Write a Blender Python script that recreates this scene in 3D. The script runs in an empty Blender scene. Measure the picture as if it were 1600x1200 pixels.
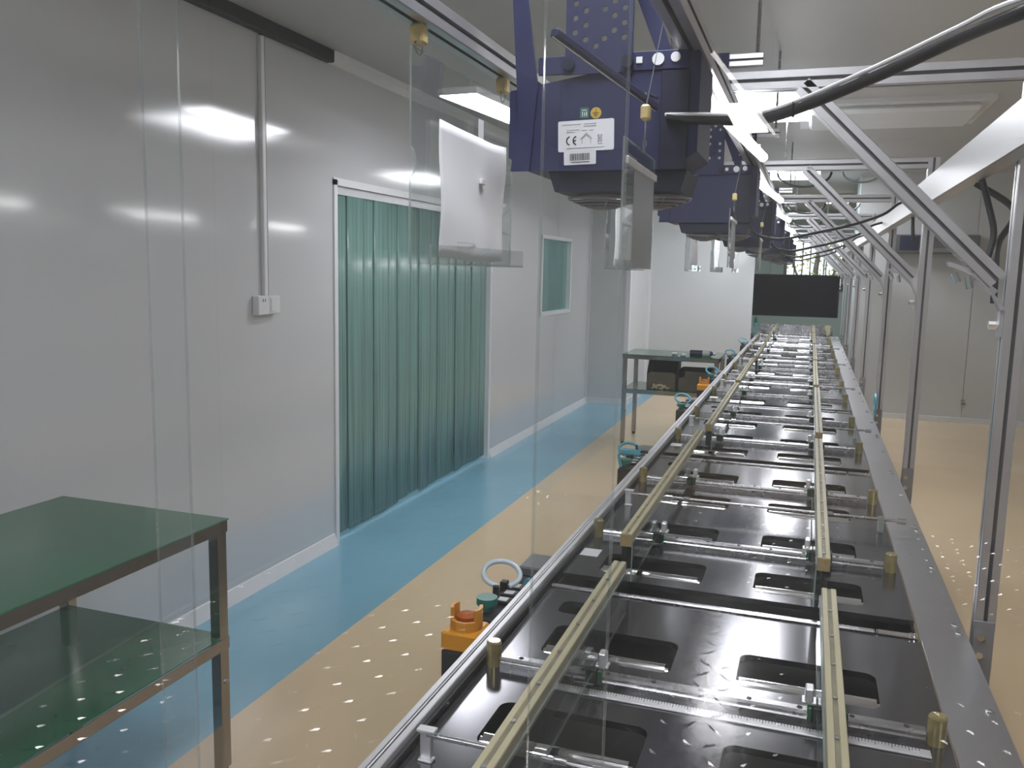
import bpy, math, random
from mathutils import Matrix, Vector
random.seed(7)
S = bpy.context.scene
COL = S.collection
PI = math.pi

# ---------------------------------------------------------------- camera, world, exposure
def _cam():
    yaw, pitch, roll = -0.33016669, -0.134095, 0.0210209
    cy, sy, cp, sp = math.cos(yaw), math.sin(yaw), math.cos(pitch), math.sin(pitch)
    f = Vector((sy*cp, cy*cp, sp)); r = Vector((cy, -sy, 0)); u = r.cross(f)
    c, s = math.cos(roll), math.sin(roll)
    r2 = c*r + s*u; u2 = -s*r + c*u
    cam = bpy.data.cameras.new('camera'); o = bpy.data.objects.new('camera', cam); COL.objects.link(o)
    m = Matrix.Identity(4)
    for i in range(3):
        m[i][0], m[i][1], m[i][2] = r2[i], u2[i], -f[i]
    m[0][3], m[1][3], m[2][3] = 0, 0, 1.55
    o.matrix_world = m
    cam.sensor_width = 36; cam.lens = 1340.757/1600*36; cam.clip_start = 0.02; cam.clip_end = 200
    S.camera = o
_cam()
W = bpy.data.worlds.new('world'); S.world = W; W.use_nodes = True
W.node_tree.nodes['Background'].inputs[0].default_value = (0.86, 0.93, 1.0, 1)
W.node_tree.nodes['Background'].inputs[1].default_value = 2.6
S.view_settings.view_transform = 'Standard'; S.view_settings.look = 'None'
S.view_settings.gamma = 1.0; S.view_settings.use_curve_mapping = False
S.view_settings.exposure = -0.13
S.cycles.transparent_max_bounces = 40
S.cycles.max_bounces = 10
S.cycles.sample_clamp_indirect = 30.0
CEIL = 2.635
PANEL_E, TUBE_E = 24.0, 30.0

# ---------------------------------------------------------------- materials
MATS = {}
def mat(name, col, rough=0.5, metal=0.0, spec=0.5, coat=0.0, emit=None, estr=0.0, var=0.0, vscale=8.0,
        stretch=(1, 1, 1), bump=0.0, bscale=60.0, rvar=0.0, trans=0.0, alpha=1.0):
    m = bpy.data.materials.new(name); m.use_nodes = True
    nt = m.node_tree; b = nt.nodes['Principled BSDF']
    b.inputs['Base Color'].default_value = (*col, 1); b.inputs['Roughness'].default_value = rough
    b.inputs['Metallic'].default_value = metal; b.inputs['Specular IOR Level'].default_value = spec
    b.inputs['Coat Weight'].default_value = coat; b.inputs['Coat Roughness'].default_value = 0.08
    b.inputs['Transmission Weight'].default_value = trans; b.inputs['Alpha'].default_value = alpha
    if emit:
        b.inputs['Emission Color'].default_value = (*emit, 1); b.inputs['Emission Strength'].default_value = estr
    if var or bump or rvar:
        tc = nt.nodes.new('ShaderNodeTexCoord'); mp = nt.nodes.new('ShaderNodeMapping')
        mp.inputs['Scale'].default_value = stretch
        nt.links.new(tc.outputs['Object'], mp.inputs['Vector'])
        n = nt.nodes.new('ShaderNodeTexNoise'); n.inputs['Scale'].default_value = vscale; n.inputs['Detail'].default_value = 4
        nt.links.new(mp.outputs['Vector'], n.inputs['Vector'])
        if var:
            cr = nt.nodes.new('ShaderNodeValToRGB')
            cr.color_ramp.elements[0].color = (*[max(0, c*(1-var)) for c in col], 1)
            cr.color_ramp.elements[1].color = (*[min(1, c*(1+var)) for c in col], 1)
            cr.color_ramp.elements[0].position = 0.3; cr.color_ramp.elements[1].position = 0.7
            nt.links.new(n.outputs['Fac'], cr.inputs['Fac']); nt.links.new(cr.outputs['Color'], b.inputs['Base Color'])
        if rvar:
            mr = nt.nodes.new('ShaderNodeMapRange')
            mr.inputs['To Min'].default_value = max(0.02, rough-rvar); mr.inputs['To Max'].default_value = rough+rvar
            nt.links.new(n.outputs['Fac'], mr.inputs['Value']); nt.links.new(mr.outputs['Result'], b.inputs['Roughness'])
        if bump:
            n2 = nt.nodes.new('ShaderNodeTexNoise'); n2.inputs['Scale'].default_value = bscale; n2.inputs['Detail'].default_value = 3
            nt.links.new(mp.outputs['Vector'], n2.inputs['Vector'])
            bp = nt.nodes.new('ShaderNodeBump'); bp.inputs['Strength'].default_value = bump; bp.inputs['Distance'].default_value = 0.01
            nt.links.new(n2.outputs['Fac'], bp.inputs['Height']); nt.links.new(bp.outputs['Normal'], b.inputs['Normal'])
    MATS[name] = m
    return m

def clear(name, tint=(0.95, 0.97, 0.97), ior=1.45, gloss=0.02, haze=0.0, hazecol=(0.8, 0.85, 0.85), bump=0.0, bscale=3.0, stretch=(1, 1, 1)):
    """thin clear plastic: see-through with Fresnel reflection and a little milkiness"""
    m = bpy.data.materials.new(name); m.use_nodes = True
    nt = m.node_tree; nt.nodes.clear(); N = nt.nodes.new; L = nt.links.new
    out = N('ShaderNodeOutputMaterial'); tr = N('ShaderNodeBsdfTransparent'); tr.inputs[0].default_value = (*tint, 1)
    gl = N('ShaderNodeBsdfGlossy'); gl.inputs['Roughness'].default_value = gloss
    fr = N('ShaderNodeFresnel'); ge = N('ShaderNodeNewGeometry'); mi_ = N('ShaderNodeMapRange')
    mi_.inputs['To Min'].default_value = ior; mi_.inputs['To Max'].default_value = 1/ior   # a thin sheet: no inner total reflection
    L(ge.outputs['Backfacing'], mi_.inputs['Value']); L(mi_.outputs['Result'], fr.inputs['IOR'])
    mx = N('ShaderNodeMixShader')
    base = tr.outputs[0]
    if haze:
        df = N('ShaderNodeBsdfDiffuse'); df.inputs[0].default_value = (*hazecol, 1)
        tl = N('ShaderNodeBsdfTranslucent'); tl.inputs[0].default_value = (*hazecol, 1)
        a = N('ShaderNodeMixShader'); a.inputs[0].default_value = 0.5; L(df.outputs[0], a.inputs[1]); L(tl.outputs[0], a.inputs[2])
        h = N('ShaderNodeMixShader'); h.inputs[0].default_value = haze; L(tr.outputs[0], h.inputs[1]); L(a.outputs[0], h.inputs[2])
        base = h.outputs[0]
    if bump:
        tc = N('ShaderNodeTexCoord'); mp = N('ShaderNodeMapping'); mp.inputs['Scale'].default_value = stretch
        n = N('ShaderNodeTexNoise'); n.inputs['Scale'].default_value = bscale
        L(tc.outputs['Object'], mp.inputs[0]); L(mp.outputs[0], n.inputs['Vector'])
        bp = N('ShaderNodeBump'); bp.inputs['Strength'].default_value = bump; bp.inputs['Distance'].default_value = 0.01
        L(n.outputs['Fac'], bp.inputs['Height']); L(bp.outputs['Normal'], gl.inputs['Normal'])
    L(fr.outputs[0], mx.inputs[0]); L(base, mx.inputs[1]); L(gl.outputs[0], mx.inputs[2]); L(mx.outputs[0], out.inputs[0])
    MATS[name] = m
    return m

mat('wall', (0.58, 0.59, 0.60), 0.10, spec=0.65, var=0.02, vscale=1.2, rvar=0.015)
mat('wall_back', (0.60, 0.62, 0.62), 0.35, var=0.03, vscale=1.5)
mat('ceiling', (0.50, 0.50, 0.50), 0.45, var=0.02, vscale=1.0)
mat('far_wall', (0.48, 0.66, 0.64), 0.4, var=0.04, vscale=1.0)
mat('side_wall', (0.42, 0.52, 0.50), 0.5, var=0.03, vscale=1.0)
mat('trim_white', (0.74, 0.75, 0.76), 0.35, var=0.02)
mat('floor_beige', (0.76, 0.585, 0.37), 0.16, var=0.05, vscale=1.1, rvar=0.05, bump=0.01, bscale=5)
mat('floor_blue', (0.23, 0.48, 0.61), 0.15, var=0.05, vscale=1.3, rvar=0.05, bump=0.01, bscale=5)
mat('aluminium', (0.60, 0.60, 0.62), 0.36, metal=0.85, var=0.04, vscale=14, rvar=0.05)
mat('aluminium_bright', (0.86, 0.86, 0.88), 0.40, metal=0.75, var=0.03, vscale=10, rvar=0.04)
mat('brushed_plate', (0.47, 0.47, 0.48), 0.36, metal=0.9, var=0.03, vscale=30, stretch=(14, 0.6, 1), rvar=0.06)
mat('chrome', (0.86, 0.87, 0.88), 0.10, metal=1.0, rvar=0.04, vscale=20)
mat('steel', (0.50, 0.50, 0.51), 0.27, metal=1.0, rvar=0.06, vscale=30, var=0.05)
mat('mirror_steel', (0.36, 0.345, 0.33), 0.09, metal=1.0, rvar=0.03, vscale=6, var=0.04)
mat('black_plate', (0.150, 0.150, 0.160), 0.16, metal=0.8, spec=0.6, rvar=0.03, vscale=3)
mat('black', (0.012, 0.012, 0.014), 0.4)
mat('black_rubber', (0.018, 0.018, 0.02), 0.55, var=0.1)
mat('under_shade', (0.012, 0.012, 0.013), 0.5)
mat('cream', (0.44, 0.40, 0.25), 0.35, var=0.08, vscale=25, stretch=(1, 0.2, 1))
mat('cream_groove', (0.20, 0.18, 0.11), 0.5, var=0.2, vscale=40)
mat('cream_end', (0.42, 0.31, 0.14), 0.45, var=0.12, vscale=60)
mat('amber_stop', (0.50, 0.42, 0.20), 0.12, trans=0.55, var=0.2, vscale=60)
mat('green_end', (0.01, 0.12, 0.05), 0.35)
mat('green_top', (0.006, 0.105, 0.042), 0.16, spec=0.45, var=0.12, vscale=5, rvar=0.03)
mat('navy', (0.028, 0.032, 0.088), 0.5, spec=0.25, var=0.05, vscale=20)
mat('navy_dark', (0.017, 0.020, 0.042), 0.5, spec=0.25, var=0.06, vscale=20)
mat('grey_mesh', (0.30, 0.30, 0.31), 0.45, metal=0.3)
mat('sticker_white', (0.80, 0.81, 0.83), 0.45, var=0.03, vscale=20)
mat('ink', (0.03, 0.03, 0.035), 0.6)
mat('ink_grey', (0.34, 0.35, 0.37), 0.6)
mat('earth_yellow', (0.62, 0.42, 0.05), 0.45)
mat('sticker_green', (0.03, 0.16, 0.12), 0.45)
mat('paper', (0.86, 0.87, 0.90), 0.6, var=0.03, vscale=9)
mat('yellow_plastic', (0.72, 0.31, 0.015), 0.32, var=0.05, vscale=15)
mat('orange_button', (0.42, 0.10, 0.01), 0.35)
mat('green_button', (0.03, 0.20, 0.16), 0.3)
mat('cyan_tube', (0.12, 0.42, 0.55), 0.25, var=0.05)
mat('pale_tube', (0.62, 0.72, 0.80), 0.25)
mat('grey_box', (0.15, 0.15, 0.155), 0.35, var=0.05)
mat('white_plastic', (0.70, 0.71, 0.72), 0.35)
mat('clip_cream', (0.62, 0.50, 0.22), 0.4, var=0.08, vscale=60)
mat('cable', (0.02, 0.02, 0.022), 0.35)
mat('cable_grey', (0.30, 0.30, 0.31), 0.4)
mat('screen', (0.003, 0.0035, 0.008), 0.5, spec=0.05)
mat('bin', (0.018, 0.016, 0.014), 0.5, var=0.2, vscale=15)
mat('bin_brown', (0.10, 0.085, 0.055), 0.55, var=0.2, vscale=15)
mat('pale_bits', (0.55, 0.45, 0.28), 0.6)
mat('blue_bottle', (0.015, 0.02, 0.07), 0.3)
mat('lamp', (0.9, 0.9, 0.9), 0.4, emit=(0.97, 0.97, 1.03), estr=PANEL_E)
mat('tube', (0.9, 0.9, 0.9), 0.4, emit=(1.0, 1.0, 1.0), estr=TUBE_E)
mat('tube_added', (0.9, 0.9, 0.9), 0.4, emit=(1.0, 1.0, 1.0), estr=8.0)
mat('slot_shade', (0.24, 0.24, 0.25), 0.45, metal=0.3)
mat('tread', (0.72, 0.71, 0.69), 0.15, metal=1.0, var=0.06, vscale=9, rvar=0.05)
mat('leaf', (0.42, 0.36, 0.05), 0.6, var=0.4, vscale=6)
mat('bark', (0.09, 0.07, 0.05), 0.8, var=0.3, vscale=12)
mat('outdoor_ground', (0.5, 0.5, 0.48), 0.8, var=0.1)
mat('lcd_blue', (0.03, 0.04, 0.09), 0.35, var=0.2, vscale=40)
mat('curtain_green', (0.18, 0.33, 0.295), 0.26, spec=0.5, var=0.34, vscale=5.0, stretch=(1, 14, 0.15), alpha=0.80, bump=0.10, bscale=4)
clear('film', (0.965, 0.975, 0.975), 1.80, 0.0, haze=0.022, hazecol=(0.8, 0.84, 0.84), bump=0.02, bscale=2.2, stretch=(1, 1, 0.5))
clear('film_edge', (0.93, 0.95, 0.95), 1.8, 0.06, haze=0.05)
clear('acrylic', (0.95, 0.97, 0.965), 1.49, 0.01, haze=0.02)
clear('acrylic_edge', (0.72, 0.80, 0.78), 1.8, 0.12, haze=0.30, hazecol=(0.85, 0.92, 0.90))
clear('window_glass', (0.62, 0.80, 0.78), 1.5, 0.0)
clear('ghost_paper', (0.55, 0.56, 0.57), 1.3, 0.3, haze=0.55, hazecol=(0.75, 0.76, 0.78))

# ---------------------------------------------------------------- mesh helpers
class MB:
    def __init__(s): s.v = []; s.f = []; s.mi = []
    def add(s, vs, fs, mi=0, M=None):
        n = len(s.v)
        for p in vs:
            p = Vector(p)
            if M is not None: p = M @ p
            s.v.append(tuple(p))
        for f in fs: s.f.append([i+n for i in f]); s.mi.append(mi)
        return s
    def box(s, x0, x1, y0, y1, z0, z1, mi=0, M=None):
        v = [(x0, y0, z0), (x1, y0, z0), (x1, y1, z0), (x0, y1, z0), (x0, y0, z1), (x1, y0, z1), (x1, y1, z1), (x0, y1, z1)]
        return s.add(v, [(3, 2, 1, 0), (4, 5, 6, 7), (0, 1, 5, 4), (1, 2, 6, 5), (2, 3, 7, 6), (3, 0, 4, 7)], mi, M)
    def cbox(s, x0, x1, y0, y1, z0, z1, c, mi=0, M=None):
        """box whose twelve edges are chamfered by c"""
        X, Y, Z = (x0, x1), (y0, y1), (z0, z1); v = []; idx = {}
        for i in (0, 1):
            for j in (0, 1):
                for k in (0, 1):
                    for a in range(3):
                        p = [X[i], Y[j], Z[k]]
                        for b in range(3):
                            if b != a: p[b] += c if (i, j, k)[b] == 0 else -c
                        idx[(i, j, k, a)] = len(v); v.append(p)
        f = []
        g = lambda i, j, k, a: idx[(i, j, k, a)]
        for s_ in (0, 1):
            q = [g(s_, 0, 0, 0), g(s_, 1, 0, 0), g(s_, 1, 1, 0), g(s_, 0, 1, 0)]; f.append(q if s_ else q[::-1])
            q = [g(0, s_, 0, 1), g(0, s_, 1, 1), g(1, s_, 1, 1), g(1, s_, 0, 1)]; f.append(q if s_ else q[::-1])
            q = [g(0, 0, s_, 2), g(1, 0, s_, 2), g(1, 1, s_, 2), g(0, 1, s_, 2)]; f.append(q if s_ else q[::-1])
        for a in range(3):
            b, d = [q for q in range(3) if q != a]
            for p in (0, 1):
                for q in (0, 1):
                    k0 = [0, 0, 0]; k0[b] = p; k0[d] = q; k1 = list(k0); k1[a] = 1
                    f.append([g(*k0, b), g(*k0, d), g(*k1, d), g(*k1, b)])
        for i in (0, 1):
            for j in (0, 1):
                for k in (0, 1): f.append([g(i, j, k, 0), g(i, j, k, 1), g(i, j, k, 2)])
        return s.add(v, f, mi, M)
    def prism(s, pts, axis, a0, a1, mi=0, M=None, side_mi=None):
        """pts: 2-D outline in the plane across axis (x: (y,z); y: (x,z); z: (x,y))"""
        n = len(pts)
        def P(p, a): return {'x': (a, p[0], p[1]), 'y': (p[0], a, p[1]), 'z': (p[0], p[1], a)}[axis]
        v = [P(p, a0) for p in pts]+[P(p, a1) for p in pts]
        s.add(v, [list(range(n))[::-1], [i+n for i in range(n)]], mi, M)
        s.add(v, [(i, (i+1) % n, (i+1) % n+n, i+n) for i in range(n)], mi if side_mi is None else side_mi, M)
        return s
    def cyl(s, p0, p1, r, n=12, r2=None, mi=0, caps=True):
        p0, p1 = Vector(p0), Vector(p1); d = (p1-p0).normalized()
        a = d.orthogonal().normalized(); b = d.cross(a); r2 = r if r2 is None else r2
        v = [p0+r*(math.cos(2*PI*i/n)*a+math.sin(2*PI*i/n)*b) for i in range(n)]+[p1+r2*(math.cos(2*PI*i/n)*a+math.sin(2*PI*i/n)*b) for i in range(n)]
        f = [(i, (i+1) % n, (i+1) % n+n, i+n) for i in range(n)]
        if caps: f += [list(range(n))[::-1], [i+n for i in range(n)]]
        return s.add(v, f, mi)
    def torus(s, c, R, r, axis='z', n=28, m=6, a0=0, a1=2*PI, mi=0):
        full = abs(a1-a0-2*PI) < 1e-6; N = n if full else n+1; v = []; c = Vector(c)
        for i in range(N):
            t = a0+(a1-a0)*i/n
            for j in range(m):
                q = 2*PI*j/m; rr = R+r*math.cos(q); x, y, z = rr*math.cos(t), rr*math.sin(t), r*math.sin(q)
                v.append(c+Vector({'z': (x, y, z), 'x': (z, x, y), 'y': (x, z, y)}[axis]))
        f = []
        for i in range(n):
            k = (i+1) % N
            for j in range(m): f.append((i*m+j, k*m+j, k*m+(j+1) % m, i*m+(j+1) % m))
        return s.add(v, f, mi)
    def sweep(s, pts, r, n=8, mi=0, sub=6):
        """round tube through a smooth curve of points"""
        P = [Vector(p) for p in pts]; C = []
        for i in range(len(P)-1):
            p0 = P[max(i-1, 0)]; p1 = P[i]; p2 = P[i+1]; p3 = P[min(i+2, len(P)-1)]
            for k in range(sub):
                t = k/sub
                C.append(0.5*((2*p1)+(p2-p0)*t+(2*p0-5*p1+4*p2-p3)*t*t+(-p0+3*p1-3*p2+p3)*t**3))
        C.append(P[-1]); v = []; ref = None
        for i, c in enumerate(C):
            d = (C[min(i+1, len(C)-1)]-C[max(i-1, 0)]).normalized()
            if ref is None: ref = d.orthogonal().normalized()
            a = (ref-d*ref.dot(d)).normalized(); ref = a; b = d.cross(a)
            v += [c+r*(math.cos(2*PI*j/n)*a+math.sin(2*PI*j/n)*b) for j in range(n)]
        f = [(i*n+j, i*n+(j+1) % n, (i+1)*n+(j+1) % n, (i+1)*n+j) for i in range(len(C)-1) for j in range(n)]
        f += [list(range(n))[::-1], [(len(C)-1)*n+j for j in range(n)]]
        return s.add(v, f, mi)
    def mesh(s, name, mats):
        me = bpy.data.meshes.new(name); me.from_pydata(s.v, [], s.f)
        for m in (mats if isinstance(mats, (list, tuple)) else [mats]): me.materials.append(MATS[m])
        for p, i in zip(me.polygons, s.mi): p.material_index = i
        me.validate(); me.update()
        import bmesh
        bm = bmesh.new(); bm.from_mesh(me); bmesh.ops.recalc_face_normals(bm, faces=bm.faces); bm.to_mesh(me); bm.free()
        return me

def link(name, me, parent=None, loc=(0, 0, 0), rot=(0, 0, 0), smooth=False):
    o = bpy.data.objects.new(name, me); COL.objects.link(o)
    o.parent = parent; o.location = loc; o.rotation_euler = rot
    if smooth:
        for p in me.polygons: p.use_smooth = True
        me.set_sharp_from_angle(angle=math.radians(40))
    return o
def obj(name, mb, mats, parent=None, loc=(0, 0, 0), rot=(0, 0, 0), smooth=False):
    return link(name, mb.mesh(name, mats), parent, loc, rot, smooth)
def tag(o, label=None, cat=None, group=None, kind=None):
    if label: o['label'] = label
    if cat: o['category'] = cat
    if group: o['group'] = group
    if kind: o['kind'] = kind
    return o
def thing(name, label, cat, loc=(0, 0, 0), rotz=0, group=None):
    o = bpy.data.objects.new(name, None); COL.objects.link(o); o.location = loc; o.rotation_euler = (0, 0, rotz)
    o.empty_display_size = 0.05
    return tag(o, label, cat, group)
def struct(name, mb, m, parent=None, smooth=False):
    o = obj(name, mb, m, parent, smooth=smooth)
    if parent is None: o['kind'] = 'structure'
    return o
KIDS = {}
def kids(o): return [c for c in COL.objects if c.parent == o]
def copy_tree(o, parent=None):
    c = o.copy(); COL.objects.link(c); c.parent = parent
    for k in kids(o): copy_tree(k, c)
    return c
ORD = ['first', 'second', 'third', 'fourth', 'fifth', 'sixth', 'seventh', 'eighth']

def tslot(a=0.04, slot=0.009, d=0.0125):
    """outline of a square T-slot extrusion, centred"""
    h = a/2; w = slot/2; c = 0.0015; w2 = min(w*2.1, h-d-0.0005)
    q = [(h-c, h), (w, h), (w, h-0.003), (w2, h-0.004), (w2, h-d), (-w2, h-d), (-w2, h-0.004), (-w, h-0.003), (-w, h), (-h+c, h)]
    pts = []
    for k in range(4):
        cs, sn = [(1, 0), (0, 1), (-1, 0), (0, -1)][k]
        pts += [(x*cs-y*sn, x*sn+y*cs) for x, y in q]
    return pts
def extrusion(L, a=0.04, slot=0.008):
    e = MB().prism(tslot(a, slot), 'z', 0, L)
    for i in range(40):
        if 1 <= i % 10 <= 7: e.mi[2+i] = 1               # slot walls: recess shade painted in darker grey
    return e
AXROT = {'z': (0, 0, 0), 'y': (-PI/2, 0, 0), 'x': (0, PI/2, 0)}
def profile(name, p, axis, L, parent, a=0.04, m='aluminium', rot=None, slot=0.008, groove='slot_shade'):
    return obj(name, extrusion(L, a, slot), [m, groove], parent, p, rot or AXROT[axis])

# ---------------------------------------------------------------- the room
XL, XR, YB = -2.422, 3.6, -7.0
struct('floor', MB().box(-1.782, XR, YB, 16, -0.06, 0), 'floor_beige')
struct('floor.001', MB().box(XL-0.12, -1.782, YB, 10.95, -0.06, 0), 'floor_blue')
struct('floor.002', MB().box(-2.6, -1.782, 10.95, 16, -0.06, 0), 'floor_beige')
struct('floor.003', MB().box(-4.6, XL-0.12, 3.4, 10.2, -0.06, 0), 'floor_blue')
struct('ceiling', MB().box(-4.6, XR+0.1, YB-0.1, 16.1, CEIL, CEIL+0.08), 'ceiling')
D0, D1, DZ = 4.094, 6.47, 1.975
N0, N1, NZ0, NZ1 = 7.86, 8.87, 1.128, 1.842
wl = MB()
wl.box(XL-0.06, XL, YB, D0, 0, CEIL).box(XL-0.06, XL, D0, D1, DZ, CEIL).box(XL-0.06, XL, D1, N0, 0, CEIL)
wl.box(XL-0.06, XL, N0, N1, 0, NZ0).box(XL-0.06, XL, N0, N1, NZ1, CEIL).box(XL-0.06, XL, N1, 9.75, 0, CEIL)
struct('wall_left', wl, 'wall')
struct('wall_corner', MB().box(XL-0.06, -1.95, 9.75, 9.81, 0, CEIL).box(-2.01, -1.95, 9.81, 10.92, 0, CEIL), 'wall_back')
struct('wall_far', MB().box(-2.01, -0.656, 10.92, 10.98, 0, CEIL), 'wall_back')
wr = MB(); XS = (0.45, 0.835, 1.622, 2.61, XR)
for a, b in zip(XS[:-1], XS[1:]): wr.box(a+0.003, b-0.003, 10.2, 10.26, 0.0, CEIL)
wr.box(0.45, XR, 10.215, 10.25, 0, CEIL)
struct('wall_far_right', wr, 'wall_back')
struct('wall_right', MB().box(XR, XR+0.06, YB, 10.26, 0, CEIL), 'wall_back')
struct('wall_behind', MB().box(XL-0.06, XR+0.06, YB-0.06, YB, 0, CEIL), 'wall_back')
WX0, WX1, WZ0, WZ1 = -0.42, 0.50, 1.30, 2.12
struct('wall_end', MB().box(-2.6, WX0, 16, 16.06, 0, CEIL).box(WX1, XR, 16, 16.06, 0, CEIL)
       .box(WX0, WX1, 16, 16.06, 0, WZ0).box(WX0, WX1, 16, 16.06, WZ1, CEIL), 'far_wall')
struct('wall_end_left', MB().box(-2.66, -2.6, 10.98, 16.06, 0, CEIL).box(-2.6, -2.01, 10.92, 10.98, 0, CEIL), 'far_wall')
struct('wall_end_right', MB().box(XR, XR+0.06, 10.26, 16.06, 0, CEIL).box(0.45, 0.50, 10.26, 10.98, 0, CEIL), 'far_wall')
struct('wall_side_room', MB().box(-4.66, -4.6, 3.4, 10.2, 0, CEIL).box(-4.6, XL-0.06, 3.34, 3.4, 0, CEIL)
       .box(-4.6, XL-0.06, 10.2, 10.26, 0, CEIL).box(-4.6, XL-0.06, 7.0, 7.05, 0, CEIL), 'side_wall')
# baseboards, door and window trims, ceiling joint
def cove(y0, y1): return MB().prism([(XL, 0), (XL+0.028, 0), (XL+0.024, 0.012), (XL+0.012, 0.045), (XL+0.006, 0.062), (XL, 0.066)], 'y', y0, y1)
struct('baseboard_left', cove(YB, D0-0.03), 'trim_white')
struct('baseboard_left.001', cove(D1+0.03, 9.75), 'trim_white')
struct('baseboard_corner', MB().box(XL, -1.95, 9.728, 9.75, 0, 0.066).box(-1.95, -1.928, 9.728, 10.9, 0, 0.066), 'trim_white')
struct('baseboard_far', MB().box(-1.928, -0.656, 10.898, 10.92, 0, 0.075), 'trim_white')
struct('baseboard_far_right', MB().box(0.45, XR, 10.178, 10.2, 0, 0.055), 'trim_white')
struct('trim_1', MB().box(-1.985, -1.935, 9.735, 9.80, 0, CEIL), 'trim_white')
struct('trim_2', MB().box(XL-0.005, XL+0.012, 9.72, 9.752, 0.066, CEIL), 'trim_white')
struct('trim_3', MB().prism([(XL, CEIL), (XL+0.05, CEIL), (XL+0.036, CEIL-0.03), (XL+0.012, CEIL-0.055), (XL, CEIL-0.06)], 'y', 4.02, 9.75), 'trim_white')
struct('trim_4', MB().box(-1.95, -1.91, 10.88, 10.92, 0.07, CEIL), 'trim_white')
dt = MB()
dt.box(XL-0.07, XL+0.010, D0-0.022, D0+0.012, 0, DZ+0.022).box(XL-0.07, XL+0.010, D1-0.012, D1+0.03, 0, DZ+0.022).box(XL-0.07, XL+0.010, D0-0.022, D1+0.03, DZ-0.006, DZ+0.032)
struct('door_1', dt, 'trim_white')
w1 = thing('window_1', None, None, (XL, 0, 0)); w1['kind'] = 'structure'
fr = MB()
for (a, b, c, d) in ((N0-0.03, N1+0.03, NZ1-0.005, NZ1+0.03), (N0-0.03, N1+0.03, NZ0-0.03, NZ0+0.005), (N0-0.03, N0+0.005, NZ0, NZ1), (N1-0.005, N1+0.03, NZ0, NZ1)):
    fr.box(-0.065, 0.014, a, b, c, d)
obj('window_frame', fr, 'trim_white', w1)
obj('pane', MB().box(-0.035, -0.029, N0, N1, NZ0, NZ1), 'window_glass', w1)
w2 = thing('window_2', None, None, (0, 16, 0)); w2['kind'] = 'structure'
obj('window_frame', MB().box(WX0-0.04, WX1+0.04, -0.02, 0.05, WZ1-0.01, WZ1+0.04).box(WX0-0.04, WX1+0.04, -0.02, 0.05, WZ0-0.04, WZ0+0.01)
    .box(WX0-0.04, WX0+0.01, -0.02, 0.05, WZ0, WZ1).box(WX1-0.01, WX1+0.04, -0.02, 0.05, WZ0, WZ1), 'grey_box', w2)
for i in range(1, 7):
    x = WX0+(WX1-WX0)*i/7
    obj('window_bar', MB().box(x-0.010, x+0.010, -0.012, 0.02, WZ0, WZ1), 'grey_box', w2)
for i in range(7):
    x = WX0+(WX1-WX0)*i/7
    obj('pane', MB().box(x+0.01, x+(WX1-WX0)/7-0.01, 0.0, 0.005, WZ0, WZ1), 'acrylic', w2)
struct('ground', MB().box(-8, 8, 16.06, 30, -0.3, -0.2), 'outdoor_ground')
# green strip curtain in the doorway
sc = thing('strip_curtain', 'green translucent plastic strip curtain filling the doorway in the left wall', 'curtain', (XL, D0, 0))
obj('hanger_rail', MB().box(-0.035, -0.012, 0.012, D1-D0-0.012, DZ-0.05, DZ-0.006), 'aluminium', sc)
n = 15; pitch = (D1-D0-0.03)/n
for i in range(n):
    y0 = 0.015+i*pitch-(0.02 if i else 0); y1 = 0.015+(i+1)*pitch+(0.02 if i < n-1 else 0); off = -0.018 if i % 2 else -0.026
    nn = 8; tw = random.uniform(-0.006, 0.006); ph = random.uniform(0.004, 0.009)
    mb = MB(); v = []; f = []
    for r_, z in enumerate((0.035+random.uniform(-0.01, 0.012), 0.7, 1.4, DZ-0.01)):
        for j in range(nn+1):
            t = j/nn; v.append((off+ph*math.sin(PI*t)*(1.2-z/2.2)+tw*(t-0.5)*(1-z/2)*2, y0+(y1-y0)*t, z))
    for r_ in range(3):
        for j in range(nn): f.append((r_*(nn+1)+j, r_*(nn+1)+j+1, (r_+1)*(nn+1)+j+1, (r_+1)*(nn+1)+j))
    mb.add(v, f); o = obj('strip', mb, 'curtain_green', sc, smooth=True)
    md = o.modifiers.new('thick', 'SOLIDIFY'); md.thickness = 0.003

# ---------------------------------------------------------------- ceiling lamps
def panel_light(x, y, label, w=0.30, l=1.2, rz=0.0, z=CEIL):
    t = thing('ceiling_light', label, 'light', (x, y, z), rz, 'ceiling panel lights')
    obj('frame', MB().box(-w/2-0.012, w/2+0.012, -l/2-0.012, l/2+0.012, -0.030, -0.0), 'white_plastic', t)
    obj('diffuser', MB().box(-w/2, w/2, -l/2, l/2, -0.034, -0.0305), 'lamp', t)
    return t
panel_light(-0.28, 5.85, 'bright ceiling panel light above the conveyor, over the second crossbar', 0.42)
panel_light(-0.28, 9.75, 'bright ceiling panel light above the far end of the conveyor', 0.6)
panel_light(-0.28, 1.2, 'ceiling panel light above the near end of the conveyor, over the camera')
panel_light(-1.2, -1.2, 'added unseen ceiling panel light brightening the near floor, behind the camera')  # added out of view to brighten the near floor
panel_light(2.5, 3.2, 'ceiling panel light on the right side of the room, beyond the posts', 0.2, 0.9)
panel_light(-0.56, -5.6, 'ceiling panel light far behind the clear strip curtain', 0.24)
panel_light(1.9, -3.6, 'ceiling panel light far behind the clear strip curtain, right side')
pl = panel_light(-1.62, 4.37, 'bright ghost image built as a slim panel hung near the green doorway', 0.19, 0.86, math.radians(-5), 2.40)  # added lamp: a bright reflected image built as a hung panel
pl.pop('group')
obj('cord', MB().cyl((0, -0.3, 0), (0, -0.3, CEIL-2.40), 0.002, 6), 'white_plastic', pl)
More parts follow.
